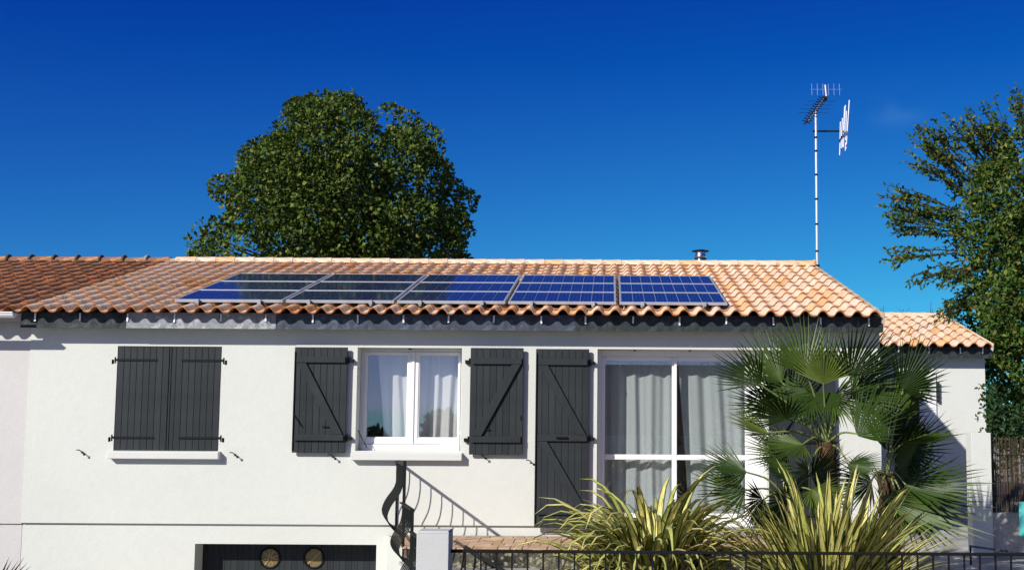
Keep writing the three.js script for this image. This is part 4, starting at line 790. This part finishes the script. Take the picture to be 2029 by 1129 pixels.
palm('shorter fan palm with drooping fronds beside the right pier', V(2.53, -0.35, 3.8), V(2.53, 1.12, 3.8), [
  [2.69, 1.86, 3.75, 52, 0.58, -10, 20, 72], [2.62, 1.38, 3.95, 16, 0.58, 10, 70, 40], [2.62, 1.02, 4.05, -1, 0.78, 12, -58, 60], [2.40, 0.92, 4.1, -15, 1.02, 10, -50, 48],
  [2.73, 1.83, 3.5, 34, 0.55, -20, 40, 70], [2.66, 1.16, 3.6, 40, 0.50, -15, 45, 80], [2.60, 1.30, 3.5, 62, 0.62, -25, 10, 80], [2.56, 0.92, 4.0, -62, 0.50, 20, -40, 85], [2.70, 1.45, 3.6, -30, 0.42, -10, 30, 85], [2.70, 0.95, 3.6, -20, 0.60, -10, 50, 80], [2.45, 1.02, 3.5, -160, 0.45, -15, 40, 85], [2.62, 0.90, 4.0, -40, 0.62, 10, -30, 80], [2.72, 1.30, 3.6, 20, 0.56, -10, 35, 80], [2.58, 1.60, 3.6, 75, 0.56, -18, -15, 80]]);
palm('low young fan palm behind the striped plants, under the French window', V(1.55, -0.35, 4.5), V(1.54, 0.92, 4.5), [
  [1.17, 1.15, 4.55, 172, 0.46, 8, 46, 66], [1.15, 1.00, 4.65, 178, 0.52, 12, 42, 66], [1.58, 1.10, 4.6, 160, 0.42, 15, 60, 85], [1.50, 0.93, 4.7, -155, 0.48, 20, -50, 85], [1.28, 0.94, 4.75, -125, 0.42, 25, -40, 90], [1.70, 1.02, 4.7, -50, 0.42, 22, -40, 90], [1.75, 1.10, 4.4, 30, 0.42, -10, 40, 85]]);

// ------------------------------------------------------------------ striped flax plants (sword leaves, each a part)
function swordLeaf(len, w, lean, droop, seed) {
  const r = mulberry(seed), n = 9, pos = [], uv = [], idx = [], tw = (r() - 0.5) * 1.2;
  let x = 0, y = 0, th = lean;
  for (let i = 0; i <= n; i++) {
    const u = i / n, ww = w * (u < 0.25 ? 0.75 + u : u < 0.6 ? 1 : Math.max(0.02, 1 - Math.pow((u - 0.6) / 0.4, 1.5))) / 2, t = tw * u, c = Math.cos(t), s = Math.sin(t), nx = Math.cos(th), ny = -Math.sin(th), f = ww * 0.35;
    pos.push(x + nx * s * ww, y + ny * s * ww, c * ww, x - nx * f * c, y - ny * f * c, 0, x - nx * s * ww, y - ny * s * ww, -c * ww);
    uv.push(0.02, u * 3, 0.5, u * 3, 0.98, u * 3);
    th += droop * (u * u * 2.2 + 0.05) / n; x += Math.sin(th) * len / n; y += Math.cos(th) * len / n;
  }
  for (let i = 0; i < n; i++) for (const s of [0, 1]) { const q = i * 3 + s; idx.push(q, q + 3, q + 1, q + 1, q + 3, q + 4); }
  const g = new THREE.BufferGeometry(); g.setAttribute('position', new THREE.Float32BufferAttribute(pos, 3)); g.setAttribute('uv', new THREE.Float32BufferAttribute(uv, 2)); g.setIndex(idx); g.computeVertexNormals(); return g;
}
function flax(label, x, z, lens, leans, droops, seed, spreadX, base) {
  const t = thing('striped_flax', label, 'plant', [x, -0.35, z], 'striped flax plants behind the fence');
  const G = []; for (let k = 0; k < 24; k++) G.push(swordLeaf(lerp(...lens, (k * 7 % 24) / 23), lerp(0.046, 0.074, (k * 5 % 24) / 23), lerp(...leans, k / 23), lerp(...droops, (k * 11 % 24) / 23), seed + k));
  const inner = [], d = new THREE.Object3D();
  for (let i = 0; i < 520; i++) {
    const a = i * 2.39996 + rr(-0.3, 0.3), rad = Math.sqrt(rnd()) * spreadX;
    d.position.set(Math.cos(a) * rad, base + rr(-0.08, 0.12), Math.sin(a) * rad * 0.8); d.rotation.set(rr(-0.08, 0.08), -a + rr(-0.5, 0.5), rr(-0.08, 0.08)); d.scale.setScalar(i < 300 ? rr(0.80, 1.08) : rr(0.45, 0.85)); d.updateMatrix();
    if (i < 300) { const m = mesh('leaf', G[i % 24], rnd() < 0.7 ? M.phormium : M.phormium2, t); m.position.copy(d.position); m.rotation.copy(d.rotation); m.scale.copy(d.scale); }
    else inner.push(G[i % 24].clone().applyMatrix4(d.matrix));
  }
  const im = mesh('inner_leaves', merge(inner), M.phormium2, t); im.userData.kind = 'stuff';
  P(t, 'root_clump', (() => { const g = new THREE.SphereGeometry(1, 14, 8, 0, 6.283, 0, 1.57); g.scale(spreadX * 1.2, base + 0.05, spreadX); g.translate(x, -0.36, z); return g; })(), M.soil);
}
flax('weeping yellow striped flax with arching leaves below the French window', 0.34, 5.15, [0.78, 1.32], [0.02, 0.72], [1.4, 3.4], 500, 0.24, 0.44);
flax('upright yellow striped flax with stiff leaves in front of the palms', 1.72, 5.25, [0.72, 1.28], [0.02, 1.0], [0.05, 0.9], 700, 0.22, 0.38);
structure('planting_bed', bx(-0.55, 3.2, -0.40, -0.325, 1.4, 6.3), M.soil);

// palm frond tips at the lower left corner
{
  const t = thing('corner_palm', 'dark palm leaf tips poking up at the lower left corner', 'palm', [-5.0, -2.02, 5.0]);
  P(t, 'trunk', taper([V(-5.05, -2.1, 5), V(-5.03, -1.0, 5), V(-5.02, -0.2, 5)], 0.09, 0.07), M.fibre);
  [[-4.98, 0.12, 5.0, 52, 0.42, 0, 40, 55], [-5.05, 0.10, 5.05, 100, 0.34, 10, -30, 60], [-5.0, 0.0, 5.1, 20, 0.5, 20, 50, 60], [-5.1, 0.05, 4.9, 150, 0.5, -10, 40, 60]].forEach(([x, y, z, deg, R, to, fc, sp], i) => {
    const a = deg * Math.PI / 180, dir = V(Math.cos(a), Math.sin(a), Math.sin(to * Math.PI / 180)).normalize(); const nrm = V(0, 0, 1).addScaledVector(dir, -dir.z).normalize().applyAxisAngle(dir, fc * Math.PI / 180), side = new THREE.Vector3().crossVectors(dir, nrm), g = fanGeo(R, sp, 18, 900 + i, 0.15);
    g.applyMatrix4(new THREE.Matrix4().makeBasis(side, dir, nrm)); g.translate(x, y, z); const fr = P(t, 'frond', g, M.palmLeaf); mesh('petiole', taper([V(-5.02, -0.22, 5), V((x - 5.02) / 2, y / 2 - 0.1, z), V(x, y, z)], 0.012, 0.007, 6, 5), M.petiole, fr);
  });
}

// ------------------------------------------------------------------ across the street, mirrored in the panes
{
  const o = thing('opposite_house', 'low tiled house across the street, seen only mirrored in the French window', 'house', [4.6, -1.9, 32]);
  P(o, 'wall', bx(-0.4, 9.6, -2.0, 0.95, 28.2, 36), M.farWall);
  const s = new THREE.Shape([[27.7, 0.85], [32, 3.45], [36.4, 0.85]].map(p => new THREE.Vector2(-p[0], p[1]))), g = new THREE.ExtrudeGeometry(s, { depth: 10.6, bevelEnabled: false }); g.rotateY(Math.PI / 2); g.translate(-0.7, 0, 0);
  P(o, 'roof', uvMetres(g), M.farTile);
  for (const x of [1.0, 4.0, 7.0]) P(o, 'window', bx(x, x + 1.2, -0.9, 0.3, 28.15, 28.19), M.shutter);
  for (const [x, z, h, n, lab] of [[-10.6, 40, 1.0, 900, 'bushy dark tree across the street, mirrored low in the casement window'], [-7.2, 38, 1.7, 1200, 'taller leafy tree across the street, mirrored in the right casement pane']]) {
    const t = thing('street_tree', lab, 'tree', [x, -1.9, z], 'trees across the street'), pts = [];
    for (let k = 0; k < n; k++) { const d = dirRand(), f = Math.cbrt(rr(0.3, 1)); pts.push([V(x + d.x * 0.9 * f, h - 1.1 + d.y * 1.1 * f, z + d.z * 0.9 * f), dirRand(), rr(1.4, 2.4)]); }
    leaves('crown', leafGeo(0.10, 0.125), t, pts, () => [0.05, 0.075, 0.02]);
    P(t, 'trunk', taper([V(x, -2, z), V(x, h - 2, z), V(x, h - 1, z)], 0.1, 0.05), M.bark);
  }
}
renderer.render(scene, camera);
